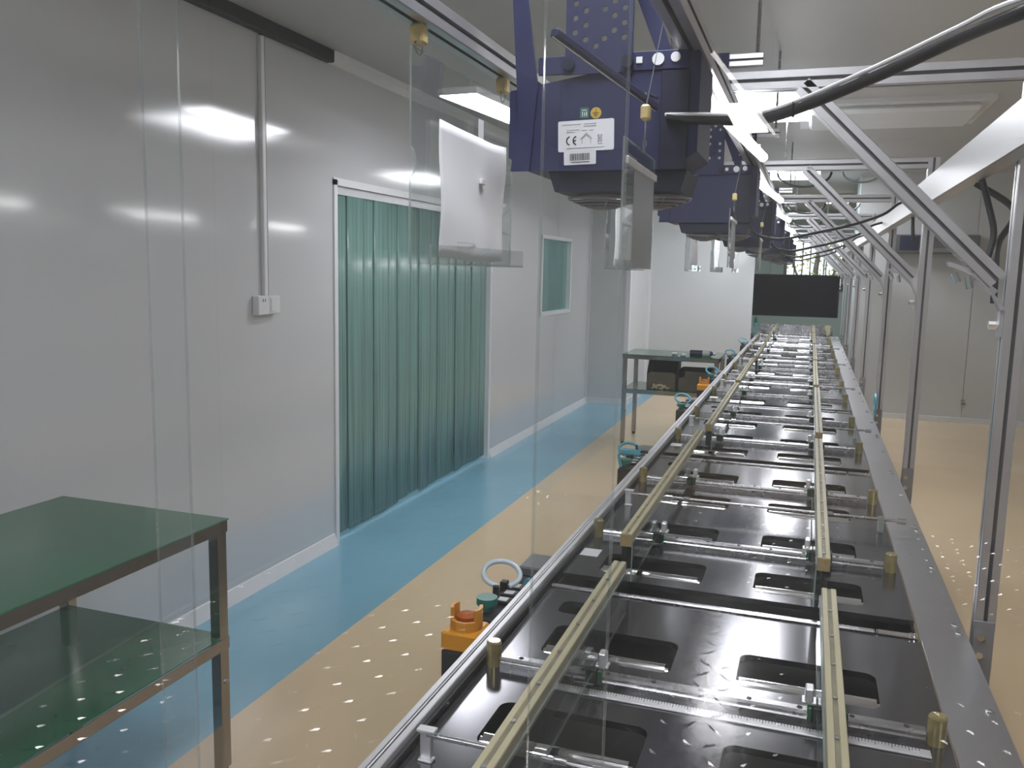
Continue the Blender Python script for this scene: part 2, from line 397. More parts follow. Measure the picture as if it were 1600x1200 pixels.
obj('cord', MB().cyl((0, 0.3, 0), (0, 0.3, CEIL-2.40), 0.002, 6), 'white_plastic', pl)
panel_light(0.3, 13.2, 'ceiling panel light in the space beyond the black screen')
panel_light(-3.5, 8.6, 'added ceiling panel light in the side room, brightening the wall window')  # added in the unseen side room to brighten the window
panel_light(-3.5, 5.2, 'added ceiling panel light in the side room, brightening the green strip curtain')  # added in the unseen side room, lights the curtain from behind
cv = thing('ceiling_diffuser', 'white ceiling air diffuser box with a small punched grille, right of the bright lamp', 'vent', (0.42, 6.35, CEIL))
obj('frame', MB().box(-0.56, 0.56, -0.46, 0.46, -0.03, 0), 'trim_white', cv)
obj('panel', MB().cbox(-0.50, 0.50, -0.38, 0.28, -0.075, -0.03, 0.02), 'trim_white', cv)
g = MB()
for i in range(7):
    for j in range(3): g.box(0.10+i*0.022, 0.112+i*0.022, 0.33+j*0.03, 0.35+j*0.03, -0.033, -0.0301)
obj('grille', g, 'ink', cv)

# ---------------------------------------------------------------- wall fittings on the left
cd = thing('cable_duct', 'black cable duct running along the top of the left wall', 'duct', (XL, 2.0, CEIL))
obj('duct', MB().cbox(0.0, 0.05, 0, 2.02, -0.062, -0.0, 0.006), 'black_rubber', cd)
vc = thing('conduit', 'white vertical cable conduit on left wall above the socket', 'conduit', (XL, 3.444, 1.40))
obj('channel', MB().cbox(0.0, 0.022, -0.017, 0.017, 0, 1.165, 0.003), 'trim_white', vc)
obj('cover_line', MB().box(0.022, 0.0235, 0.008, 0.010, 0, 1.165), 'grey_box', vc)
obj('cable_end', MB().box(0.004, 0.014, -0.005, 0.005, 1.165, 1.19), 'cable', vc)
so = thing('wall_socket', 'white wall socket with two pin holes, left box of the pair', 'socket', (XL, 3.398, 1.355))
obj('box', MB().cbox(0, 0.036, -0.044, 0.043, -0.045, 0.045, 0.004), 'white_plastic', so)
obj('pin_hole', MB().box(0.0355, 0.0372, -0.010, -0.006, 0.016, 0.030), 'ink', so)
obj('pin_hole', MB().box(0.0355, 0.0372, 0.006, 0.010, 0.016, 0.030), 'ink', so)
sw = thing('wall_switch', 'white blank wall switch box, right box of the pair below the conduit', 'switch', (XL, 3.486, 1.355))
obj('box', MB().cbox(0, 0.034, -0.043, 0.044, -0.043, 0.043, 0.004), 'white_plastic', sw)
obj('rocker', MB().cbox(0.033, 0.038, -0.034, -0.004, -0.03, 0.03, 0.002), 'white_plastic', sw)

# ---------------------------------------------------------------- work tables
def work_table(x0, x1, y0, y1, h, hs, label):
    t = thing('work_table', label, 'table', (x0, y0, 0))
    w, d = x1-x0, y1-y0; a = 0.038
    obj('tabletop', MB().cbox(-0.004, w+0.004, -0.004, d+0.004, h-0.004, h, 0.0015), 'green_top', t)
    obj('lower_shelf', MB().cbox(0.004, w-0.004, 0.004, d-0.004, hs-0.004, hs, 0.0015), 'green_top', t)
    for z, nm in ((h-0.004, 'top_rail'), (hs-0.004, 'shelf_rail')):
        for (p, q, r_, s_) in ((0, w, 0, 0.004), (0, w, d-0.004, d), (0, 0.004, 0, d), (w-0.004, w, 0, d)):
            e = 0.0 if nm == 'top_rail' else 0.0015
            obj(nm, MB().cbox(p+e, q-e, r_+e, s_-e if s_ > r_+0.004+2*e else s_, z-0.036, z, 0.001), 'mirror_steel', t)
    for (lx, ly) in ((0.002, 0.002), (w-a-0.002, 0.002), (0.002, d-a-0.002), (w-a-0.002, d-a-0.002)):
        lg = obj('leg', MB().cbox(lx, lx+a, ly, ly+a, 0.02, h-0.0045, 0.003), 'mirror_steel', t)
        obj('foot', MB().cyl((lx+a/2, ly+a/2, 0), (lx+a/2, ly+a/2, 0.021), 0.016, 12), 'black_rubber', lg)
        obj('bolt', MB().cyl((lx+a-0.001, ly+a/2, 0.30), (lx+a+0.005, ly+a/2, 0.30), 0.007, 6), 'steel', lg)
    return t
work_table(-2.21, -1.585, 0.82, 2.055, 0.80, 0.44, 'green topped two-tier steel work table against the left wall, nearest the camera')
work_table(-1.54, -0.70, 7.52, 8.09, 0.815, 0.505, 'green topped steel work table in the distance holding two dark bins')
def bin_(name, x0, x1, y0, y1, z, h, lab, bits, notch):
    t = thing(name, lab, 'bin', (x0, y0, z)); w, d = x1-x0, y1-y0
    obj('base', MB().box(0, w, 0, d, 0, 0.006), 'bin_brown', t)
    b = MB().box(0, w, d-0.006, d, 0.006, h)
    b.prism([(0, 0.006), (d-0.006, 0.006), (d-0.006, h), (0.10, h), (0, h*0.55)], 'x', 0, 0.006).prism([(0, 0.006), (d-0.006, 0.006), (d-0.006, h), (0.10, h), (0, h*0.55)], 'x', w-0.006, w)
    obj('body', b, 'bin', t)
    if notch: pts = [(0.0065, 0.006), (w-0.0065, 0.006), (w-0.0065, h*0.92), (0.06, h*0.95), (0.055, h*0.66), (0.0065, h*0.62)]
    else: pts = [(0.0065, 0.006), (w-0.0065, 0.006), (w-0.0065, h*0.52), (w-0.03, h*0.60), (0.03, h*0.60), (0.0065, h*0.52)]
    obj('front_flap', MB().prism(pts, 'y', 0.0, 0.006), 'bin_brown', t)
    if bits:
        m = MB()
        for i in range(26):
            x, y, zz, s_ = random.uniform(0.05, w-0.06), random.uniform(-0.028, -0.012), random.uniform(0.0, 0.035), random.uniform(0.006, 0.012)
            m.cbox(x-s_, x+s_, y-s_*0.6, y+s_*0.6, zz, zz+s_*1.6, 0.002)
        o = obj('pale_fasteners', m, 'pale_bits'); o.location = (x0, y0, z)
        tag(o, 'loose pale fasteners in front of the dark bin on the far table shelf', 'fasteners', kind='stuff')
    return t
bin_('storage_bin', -1.335, -1.075, 7.62, 7.92, 0.505, 0.255, 'tall dark brown open bin on the far table shelf, with pale bits at its foot', True, False)
bin_('storage_bin', -1.055, -0.775, 7.62, 7.92, 0.505, 0.185, 'low dark brown bin with a notched front, on far table shelf beside the tall bin', False, True)
bt = thing('bottle', 'dark blue and white bottle lying on the far green table', 'bottle', (-0.87, 7.68, 0.815+0.026), 0.0)
obj('body', MB().cyl((-0.10, 0, 0), (0.01, 0, 0), 0.026, 16), 'blue_bottle', bt, smooth=True)
obj('label_band', MB().cyl((0.01, 0, 0), (0.075, 0, 0), 0.0262, 16), 'white_plastic', bt, smooth=True)
obj('shoulder', MB().cyl((0.075, 0, 0), (0.10, 0, 0), 0.026, 16, 0.012), 'blue_bottle', bt, smooth=True)
obj('cap', MB().cyl((0.10, 0, -0.002), (0.122, 0, -0.002), 0.013, 12), 'white_plastic', bt, smooth=True)
for i, (x, y) in enumerate(((-1.10, 7.66), (-1.02, 7.60))):
    rg = thing('tape_roll', ['small white roll on far green table, further from the bottle', 'small white roll on far green table, next to the bottle'][i], 'roll', (x, y, 0.815))
    obj('roll', MB().torus((0, 0, 0.012), 0.018, 0.011, 'z', 20, 8), 'white_plastic', rg, smooth=True)

# ---------------------------------------------------------------- conveyor line
ZP, PITCH, G0, NM = 0.80, 1.55, 0.40, 7
XP0, XP1 = -0.540, 0.262
LEN = PITCH-0.05                                   # bed plate of one module; the rest is the open gap
ROWS = (0.215, 0.545, 0.915, 1.265); SLOTS = ((-0.462, -0.205), (-0.085, 0.163))
def rrect(x0, x1, y0, y1, r, n=5):
    p = []
    for cx, cy, a in ((x1-r, y1-r, 0), (x0+r, y1-r, PI/2), (x0+r, y0+r, PI), (x1-r, y0+r, 1.5*PI)):
        p += [(cx+r*math.cos(a+PI/2*i/n), cy+r*math.sin(a+PI/2*i/n)) for i in range(n+1)]
    return p
def bed_mesh():
    import bmesh
    bm = bmesh.new(); loops = [[(XP0, 0.095), (XP1, 0.095), (XP1, 1.533), (XP0, 1.533)]]
    for y in ROWS:
        for x0, x1 in SLOTS: loops.append(rrect(x0, x1, y-0.072, y+0.072, 0.022))
    loops.append(rrect(XP0+0.055, XP0+0.125, 1.40, 1.47, 0.02))
    E = []
    for lp in loops:
        vs = [bm.verts.new((x, y, 0)) for x, y in lp]
        E += [bm.edges.new((vs[i], vs[(i+1) % len(vs)])) for i in range(len(vs))]
    bmesh.ops.triangle_fill(bm, edges=E, use_beauty=True)
    bmesh.ops.recalc_face_normals(bm, faces=bm.faces)
    for f in bm.faces:
        if f.normal.z < 0: f.normal_flip()
    ex = bmesh.ops.extrude_face_region(bm, geom=list(bm.faces))
    bmesh.ops.translate(bm, vec=(0, 0, -0.012), verts=[e for e in ex['geom'] if isinstance(e, bmesh.types.BMVert)])
    bmesh.ops.recalc_face_normals(bm, faces=bm.faces)
    me = bpy.data.meshes.new('bed_plate'); bm.to_mesh(me); bm.free(); me.materials.append(MATS['black_plate'])
    return me
def hexbolt(mb, x, y, z, r=0.006, h=0.005):
    mb.cyl((x, y, z), (x, y, z+0.0012), r*1.5, 10); mb.cyl((x, y, z+0.0012), (x, y, z+h), r, 6); return mb
STRIPX = [(-0.344, 0.072), (-0.370, 0.066), (-0.355, 0.069), (-0.360, 0.066), (-0.350, 0.068), (-0.358, 0.066), (-0.350, 0.066)]
STRIPY = [(0.08, 1.385), (0.025, 1.475), (0.06, 1.49), (0.06, 1.49), (0.06, 1.49), (0.06, 1.49), (0.06, 1.49)]
GR = (0.42, 1.11)
PM = {}
PM['bed'] = bed_mesh()
PM['roller'] = MB().cyl((-0.118, 0, 0), (0.118, 0, 0), 0.017, 20).cyl((-0.124, 0, 0), (-0.118, 0, 0), 0.010, 10).cyl((0.118, 0, 0), (0.124, 0, 0), 0.010, 10).mesh('roller', 'chrome')
PM['rail'] = MB().prism([(-0.010, 0), (0.010, 0), (0.010, 0.008), (0.006, 0.012), (0.010, 0.017), (0.008, 0.022), (-0.008, 0.022), (-0.010, 0.017), (-0.006, 0.012), (-0.010, 0.008)], 'x', XP0+0.03, XP1-0.04).mesh('guide_rail', 'steel')
b = MB()
for i in range(9): b.cyl((XP0+0.07+i*0.083, 0, 0.0215), (XP0+0.07+i*0.083, 0, 0.0228), 0.0045, 10)
PM['rail_bolts'] = b.mesh('rail_bolt', 'ink')
PM['stop'] = MB().cyl((0, 0, 0), (0, 0, 0.046), 0.0145, 18).cyl((0, 0, 0.046), (0, 0, 0.049), 0.0145, 18, 0.012).mesh('stop_cylinder', 'amber_stop')
PM['car'] = MB().cbox(-0.024, 0.024, -0.020, 0.020, 0.006, 0.034, 0.002).mesh('carriage', 'black_rubber')
PM['car_end'] = MB().cbox(-0.004, 0.004, -0.019, 0.019, 0.007, 0.033, 0.002).mesh('end_cap', 'green_end')
PM['car_post'] = MB().cbox(-0.010, 0.010, -0.014, 0.014, 0.034, 0.111, 0.002).mesh('riser', 'black_rubber')
PM['car_clip'] = MB().cbox(-0.007, 0.007, -0.012, 0.012, 0.034, 0.062, 0.002).cbox(-0.012, 0.012, -0.012, 0.012, 0.034, 0.039, 0.001).mesh('bracket', 'aluminium_bright')
PM['sticker'] = MB().box(-0.024, 0.024, -0.030, 0.030, 0, 0.0006).mesh('sticker', 'sticker_white')
PM['bar'] = MB().cbox(XP0, XP1-0.085, -0.013, 0.003, -0.0125, 0.006, 0.003).mesh('gap_bar', 'steel')
PM['pin'] = MB().cyl((0, 0, 0), (0.062, 0, 0), 0.008, 14).cyl((0.062, 0, 0), (0.068, 0, 0), 0.010, 14).cyl((0.071, 0, 0), (0.077, 0, 0), 0.010, 14).mesh('pin', 'chrome')
PM['rod'] = MB().cyl((XP0+0.03, 0, 0), (XP1+0.02, 0, 0), 0.0045, 10).cyl((XP1+0.02, 0, 0), (XP1+0.045, 0, 0), 0.009, 12).mesh('cross_rod', 'steel')
PM['rod_tab'] = MB().cbox(-0.010, 0.010, -0.004, 0.004, -0.040, 0.010, 0.002).cbox(-0.010, 0.014, -0.012, 0.004, -0.040, -0.036, 0.001).cbox(-0.012, 0.018, -0.012, 0.004, 0.008, 0.013, 0.001).mesh('tab', 'aluminium_bright')
PM['rod_clip'] = MB().cbox(-0.008, 0.008, -0.005, 0.005, -0.038, 0.010, 0.003).mesh('clip', 'acrylic_edge')
PM['rod_collar'] = MB().cyl((-0.010, 0, 0), (0.010, 0, 0), 0.0085, 12).mesh('collar', 'chrome')
for k in ('roller', 'stop', 'pin', 'rod', 'rod_collar'):
    for p in PM[k].polygons: p.use_smooth = True
    PM[k].set_sharp_from_angle(angle=math.radians(40))
WHERE = ['nearest the camera, with a steel ruler', 'second from the camera', 'third from the camera', 'fourth from the camera', 'fifth from the camera', 'sixth from the camera', 'seventh and farthest, below the black screen']
for k in range(NM):
    g = G0-0.05+PITCH*k
    t = thing('conveyor_module', 'black slotted roller conveyor module, ' + WHERE[k], 'conveyor', (0, g, ZP), 0, 'modules of the conveyor line')
    link('bed_plate', PM['bed'], t)
    for y in ROWS:
        for x0, x1 in SLOTS: link('roller', PM['roller'], t, ((x0+x1)/2, y-0.050, -0.010))
    for j, y in enumerate(GR):
        r_ = link('guide_rail', PM['rail'], t, (0, y, 0))
        if k < 4: tag(link('bolts', PM['rail_bolts'], r_), kind='stuff')
        for x in (XP0+0.015, XP1-0.023): link('stop_cylinder', PM['stop'], t, (x, y, 0))
    sy0, sy1 = STRIPY[k]
    for side, sx in enumerate(STRIPX[k]):
        st = obj('guide_strip', MB().prism([(-0.0135, 0), (0.0135, 0), (0.0135, 0.028), (0.0125, 0.030), (0.004, 0.030), (0.003, 0.0285), (-0.003, 0.0285), (-0.004, 0.030), (-0.0125, 0.030), (-0.0135, 0.028)], 'y', sy0, sy1), 'cream', t, (sx, 0, 0.110))
        obj('groove', MB().box(-0.003, 0.003, sy0+0.002, sy1-0.002, 0.0286, 0.0289), 'cream_groove', st)
        obj('end_face', MB().box(-0.0128, 0.0128, sy0-0.0012, sy0, 0.0006, 0.0285), 'cream_end', st)
        m = MB(); yy = sy0+0.035
        while yy < sy1-0.02:
            m.cyl((0, yy, 0.0285), (0, yy, 0.0312), 0.0042, 8); yy += 0.115
        tag(obj('screws', m, 'steel', st), kind='stuff')
        s_ = 1 if side == 0 else -1
        obj('side_panel', MB().box(-0.0015, 0.0015, sy0, sy1, -0.082, 0.012, 0), 'acrylic', st, (s_*0.0155, 0, 0))
        obj('panel_edge', MB().box(-0.0016, 0.0016, sy0, sy1, 0.012, 0.0135).box(-0.0016, 0.0016, sy0, sy1, -0.0835, -0.082).box(-0.0016, 0.0016, sy0-0.0015, sy0, -0.082, 0.012), 'acrylic_edge', st, (s_*0.0155, 0, 0))
        obj('backing', MB().box(-0.006, 0.006, sy0+0.006, sy1-0.006, -0.062, -0.0005), 'black_rubber', st, (-s_*0.004, 0, 0))
        for y in GR:
            c = link('carriage', PM['car'], t, (sx, y, 0))
            link('end_cap', PM['car_end'], c, (-0.028, 0, 0)); link('end_cap', PM['car_end'], c, (0.028, 0, 0))
            link('bracket', PM['car_clip'], c, (s_*0.030, 0.0, 0))
    ro = link('cross_rod', PM['rod'], t, (0, 0.775, 0.040))
    link('tab', PM['rod_tab'], ro, (XP0+0.028, 0, 0)); link('clip', PM['rod_clip'], ro, (XP1-0.022, 0, 0))
    link('collar', PM['rod_collar'], ro, (STRIPX[k][0]+0.045, 0, 0)); link('collar', PM['rod_collar'], ro, (STRIPX[k][1]+0.030, 0, 0))
    link('sticker', PM['sticker'], t, (XP0+0.030, 0.27, 0.0004))
    link('gap_bar', PM['bar'], t, (0, 0, 0))
    link('pin', PM['pin'], t, (XP1-0.081, -0.003, 0.000)); link('pin', PM['pin'], t, (XP1-0.081, 0.030, -0.014))
    obj('side_skirt', MB().box(XP0, XP0+0.006, -0.012, PITCH-0.016, -0.20, -0.013), 'black_rubber', t)
    obj('side_skirt', MB().box(XP1-0.006, XP1, -0.012, PITCH-0.016, -0.20, -0.013), 'black_rubber', t)
    obj('under_shade_sheet', MB().box(XP0+0.007, XP1-0.007, -0.012, PITCH-0.016, -0.20, -0.194), 'under_shade', t)  # added dark sheet, puts shade behind the slots
    for x in (XP0+0.02, XP1-0.06):
        for y in (0.12, PITCH-0.16): obj('leg', MB().cbox(x, x+0.04, y, y+0.04, -ZP, -0.201, 0.002), 'aluminium', t)
    if k == 0:                                       # steel ruler lying beside the nearest guide rail
        ru = obj('ruler', MB().cbox(XP0+0.20, XP1-0.035, 1.055, 1.078, 0.0005, 0.0035, 0.0005), 'aluminium_bright', t)
        m = MB(); x = XP0+0.21; i = 0
        while x < XP1-0.05:
            m.box(x, x+0.0012, 1.0775-(0.012 if i % 5 == 0 else 0.007), 1.0772, 0.0035, 0.0037); x += 0.005; i += 1
        tag(obj('tick_marks', m, 'ink', ru), kind='stuff')
YEND = G0-0.05+PITCH*NM
# left aluminium side rail, right brushed side plate
sr = thing('side_rail', 'long silver aluminium side rail along the left edge of the conveyor', 'rail', (-0.5605, 0.36, 0.7985))
profile('rail_profile', (0, 0, 0.0165), 'y', YEND-0.36, sr, 0.030, 'aluminium_bright', slot=0.008, groove='aluminium')
obj('black_seal', MB().box(0.0160, 0.0185, 0, YEND-0.36, 0.000, 0.012), 'black', sr)
obj('mounting_wall', MB().box(-0.014, 0.010, 0, YEND-0.36, -0.19, 0.0010), 'aluminium', sr)
sp_ = thing('side_plate', 'long brushed aluminium cover plate with bolts along the right edge of conveyor', 'plate', (0.311, 0.36, 0.800))
obj('cover_plate', MB().cbox(-0.0475, 0.0475, 0, YEND-0.36, 0, 0.004, 0.001), 'brushed_plate', sp_)
profile('beam', (0.015, 0, -0.021), 'y', YEND-0.36, sp_)
bm_ = hexbolt(MB(), 0, 0, 0.004).mesh('bolt', 'chrome')
y = 1.21; i = 0
while y < YEND-0.1:
    link('bolt', bm_, sp_, (0.029, y-0.36, 0))
    if i % 4 in (2, 0): link('bolt', bm_, sp_, (0.030, y-0.36-0.045, 0))
    y += 0.3875; i += 1
ep = thing('end_plate', 'grey metal end plate across the far end of the conveyor', 'plate', (0, YEND+0.18, 0.60))
obj('plate', MB().cbox(-0.58, 0.30, 0, 0.012, 0, 0.32, 0.002), 'steel', ep)
obj('sloped_tray', MB().prism([(0.0, 0.19), (-0.005, 0.19), (-0.16, 0.205), (-0.16, 0.21), (0, 0.215)], 'x', -0.50, 0.14), 'chrome', ep)
obj('foot', MB().box(-0.5, -0.46, 0, 0.04, -0.60, 0), 'aluminium', ep)
obj('foot', MB().box(0.2, 0.24, 0, 0.04, -0.60, 0), 'aluminium', ep)
cg = thing('guard_glint', 'guard plate with window reflection painted cream, at the far right end of conveyor', 'guide', (0.215, YEND-0.42, 0.802))
obj('wedge', MB().prism([(-0.03, 0.15), (0.04, 0.16), (0.035, 0.0), (0.015, 0.0)], 'y', 0.0, 0.02), 'cream', cg)  # window reflection on the guard plate, painted as cream

# ---------------------------------------------------------------- overhead frame: portals, rails, trunking
ZC = 1.965
PORT = ['nearest the camera', 'second from the camera', 'third from the camera', 'fourth from the camera', 'fifth from the camera', 'sixth from the camera', 'last, beside the black screen']
BR = MB()
_o = [(0.0, 0.0), (-0.018, 0.040), (-0.062, 0.082), (-0.105, 0.098)]
for (xa, za), (xb, zb) in zip(_o[:-1], _o[1:]):
    BR.prism([(xa, za), (xb, zb), (xb-0.004, zb+0.010), (xa+0.008, za+0.010)], 'y', -0.014, 0.014)
BR.box(-0.003, 0.004, -0.014, 0.014, -0.045, 0.01)
BRm = BR.mesh('corner_bracket', 'aluminium')
BB = MB().cyl((-0.02, 0, -0.022), (0.0, 0, -0.022), 0.009, 6).cyl((-0.085, -0.006, 0.065), (-0.094, -0.006, 0.085), 0.007, 6).cyl((-0.060, 0.006, 0.052), (-0.066, 0.006, 0.078), 0.007, 6).mesh('bracket_bolt', 'chrome')
ex_post = extrusion(1.985-0.70).mesh('post', ['aluminium', 'slot_shade']); ex_bar = extrusion(0.972).mesh('crossbar', ['aluminium', 'slot_shade']); ex_br = extrusion(0.575).mesh('brace', ['aluminium', 'slot_shade'])
cap = MB().cbox(-0.02, 0.02, -0.02, 0.02, 0, 0.003, 0.001).mesh('end_cap', 'black')
for k in range(7):
    Y = 2.02+PITCH*k
    t = thing('frame_portal', 'aluminium frame post with crossbar and diagonal brace, ' + PORT[k], 'frame', (0.401, Y, 0.70), 0, 'portals of the overhead frame')
    link('post', ex_post, t, (0, 0, 0))
    link('crossbar', ex_bar, t, (-0.992, 0, ZC-0.70), AXROT['x'])
    br = link('brace', ex_br, t, (-0.038, 0.0, 0.845), (0, -PI/4, 0))
    cb = link('corner_bracket', BRm, t, (-0.0245, 0, 0.775)); link('bracket_bolt', BB, cb)
    fp = obj('foot_plate', MB().cbox(-0.0215, 0.018, -0.026, -0.0205, -0.03, 0.12, 0.001), 'grey_mesh', t)
    obj('bolt', MB().cyl((-0.008, -0.032, 0.085), (-0.008, -0.026, 0.085), 0.008, 6), 'chrome', fp)
    obj('bolt', MB().cyl((-0.008, -0.032, 0.045), (-0.008, -0.026, 0.045), 0.008, 6), 'chrome', fp)
for x, lab in ((-0.57, 'long aluminium hanging rail above the left conveyor edge, carrying the clear boards'), (-0.205, 'long aluminium overhead rail right of the blue blowers')):
    t = thing('overhead_rail', lab, 'rail', (x, 0.55, 1.924), 0)
    profile('profile', (0, 0, 0), 'y', YEND-0.55, t, 0.04, 'aluminium')
tk = thing('cable_trunking', 'wide shiny aluminium cable trunking running along the right posts', 'trunking', (0.338, 0.55, 1.785))
obj('face', MB().cbox(0, 0.004, 0, YEND-0.55, 0.0, 0.088, 0.001), 'brushed_plate', tk)
obj('floor_panel', MB().box(0.004, 0.040, 0, YEND-0.55, 0.0, 0.003), 'aluminium', tk)
obj('lid', MB().box(0.004, 0.040, 0, YEND-0.55, 0.085, 0.088), 'aluminium', tk)
obj('back', MB().box(0.0372, 0.040, 0, YEND-0.55, 0.003, 0.085), 'aluminium', tk)
# ---------------------------------------------------------------- LED tubes under the right overhead rail
for k in range(6):
    t = thing('tube_lamp', ('bright LED tube hung under the overhead rail in the %s bay from the camera' % ORD[k]), 'lamp', (-0.2195, 1.695+PITCH*k, 1.884), math.radians(-4.0), 'LED tubes over the conveyor')
    obj('tube', MB().cyl((0, 0.02, 0), (0, 0.955, 0), 0.0125, 14), 'tube', t, smooth=True)
    obj('end_cap', MB().cyl((0, 0, 0), (0, 0.02, 0), 0.0135, 14), 'white_plastic', t)
    obj('end_cap', MB().cyl((0, 0.955, 0), (0, 0.968, 0), 0.0135, 14), 'white_plastic', t)
    obj('clip', MB().box(-0.004, 0.004, 0.10, 0.112, 0.012, 0.022), 'aluminium', t)
    obj('clip', MB().box(-0.004, 0.004, 0.85, 0.862, 0.012, 0.022), 'aluminium', t)

t = thing('tube_lamp', 'added slim LED tube brightening the tread plate, camera side of the clear curtain', 'lamp', (-0.193, -0.715, 1.90), PI-math.radians(-4.0))  # added unseen tube, brightens the tread plate for its reflection
obj('tube', MB().cyl((0, 0.02, 0), (0, 0.90, 0), 0.004, 12), 'tube_added', t, smooth=True)
obj('end_cap', MB().cyl((0, 0, 0), (0, 0.02, 0), 0.006, 12), 'white_plastic', t)
obj('end_cap', MB().cyl((0, 0.90, 0), (0, 0.92, 0), 0.006, 12), 'white_plastic', t)
obj('cord', MB().cyl((0, 0.1, 0.004), (0, 0.1, CEIL-1.90), 0.001, 6), 'white_plastic', t)
obj('cord', MB().cyl((0, 0.8, 0.004), (0, 0.8, CEIL-1.90), 0.001, 6), 'white_plastic', t)

# ---------------------------------------------------------------- blue overhead blowers
def fan_grille():
    m = MB()
    for R in (0.014, 0.026, 0.038, 0.050, 0.060): m.torus((0, 0, -0.006-0.016*(1-(R/0.06)**2)), R, 0.0022, 'z', 24, 5)
    for a in range(4):
        c, s_ = math.cos(a*PI/2+0.4), math.sin(a*PI/2+0.4)
        m.sweep([(c*0.062, s_*0.062, -0.004), (c*0.035, s_*0.035, -0.017), (0, 0, -0.023), (-c*0.035, -s_*0.035, -0.017), (-c*0.062, -s_*0.062, -0.004)], 0.0014, 5, sub=3) if a < 2 else None
    m.cyl((0, 0, -0.024), (0, 0, -0.014), 0.013, 14)
    return m
def arc_pts(cx, cz, R, w, a0, a1, n=14):
    o = [(cx+R*math.cos(a0+(a1-a0)*i/n), cz+R*math.sin(a0+(a1-a0)*i/n)) for i in range(n+1)]
    i_ = [(cx+(R-w)*math.cos(a1-(a1-a0)*i/n), cz+(R-w)*math.sin(a1-(a1-a0)*i/n)) for i in range(n+1)]
    return o+i_
def strip_arc(m, cx, cz, R, w, a0, a1, y0, y1, n=14):
    for i in range(n):
        b0, b1 = a0+(a1-a0)*i/n, a0+(a1-a0)*(i+1)/n
        m.prism([(cx+R*math.cos(b0), cz+R*math.sin(b0)), (cx+R*math.cos(b1), cz+R*math.sin(b1)), (cx+(R-w)*math.cos(b1), cz+(R-w)*math.sin(b1)), (cx+(R-w)*math.cos(b0), cz+(R-w)*math.sin(b0))], 'y', y0, y1)
def line(m, a, b, w, y0, y1):
    a, b = Vector(a), Vector(b); d = (b-a).normalized()*w/2; n_ = Vector((-d.y, d.x))
    m.prism([tuple(a+n_), tuple(b+n_), tuple(b-n_), tuple(a-n_)], 'y', y0, y1)
BX0, BX1, BZ0, BZ1, BD = -0.512, -0.188, 1.717, 1.903, 0.17
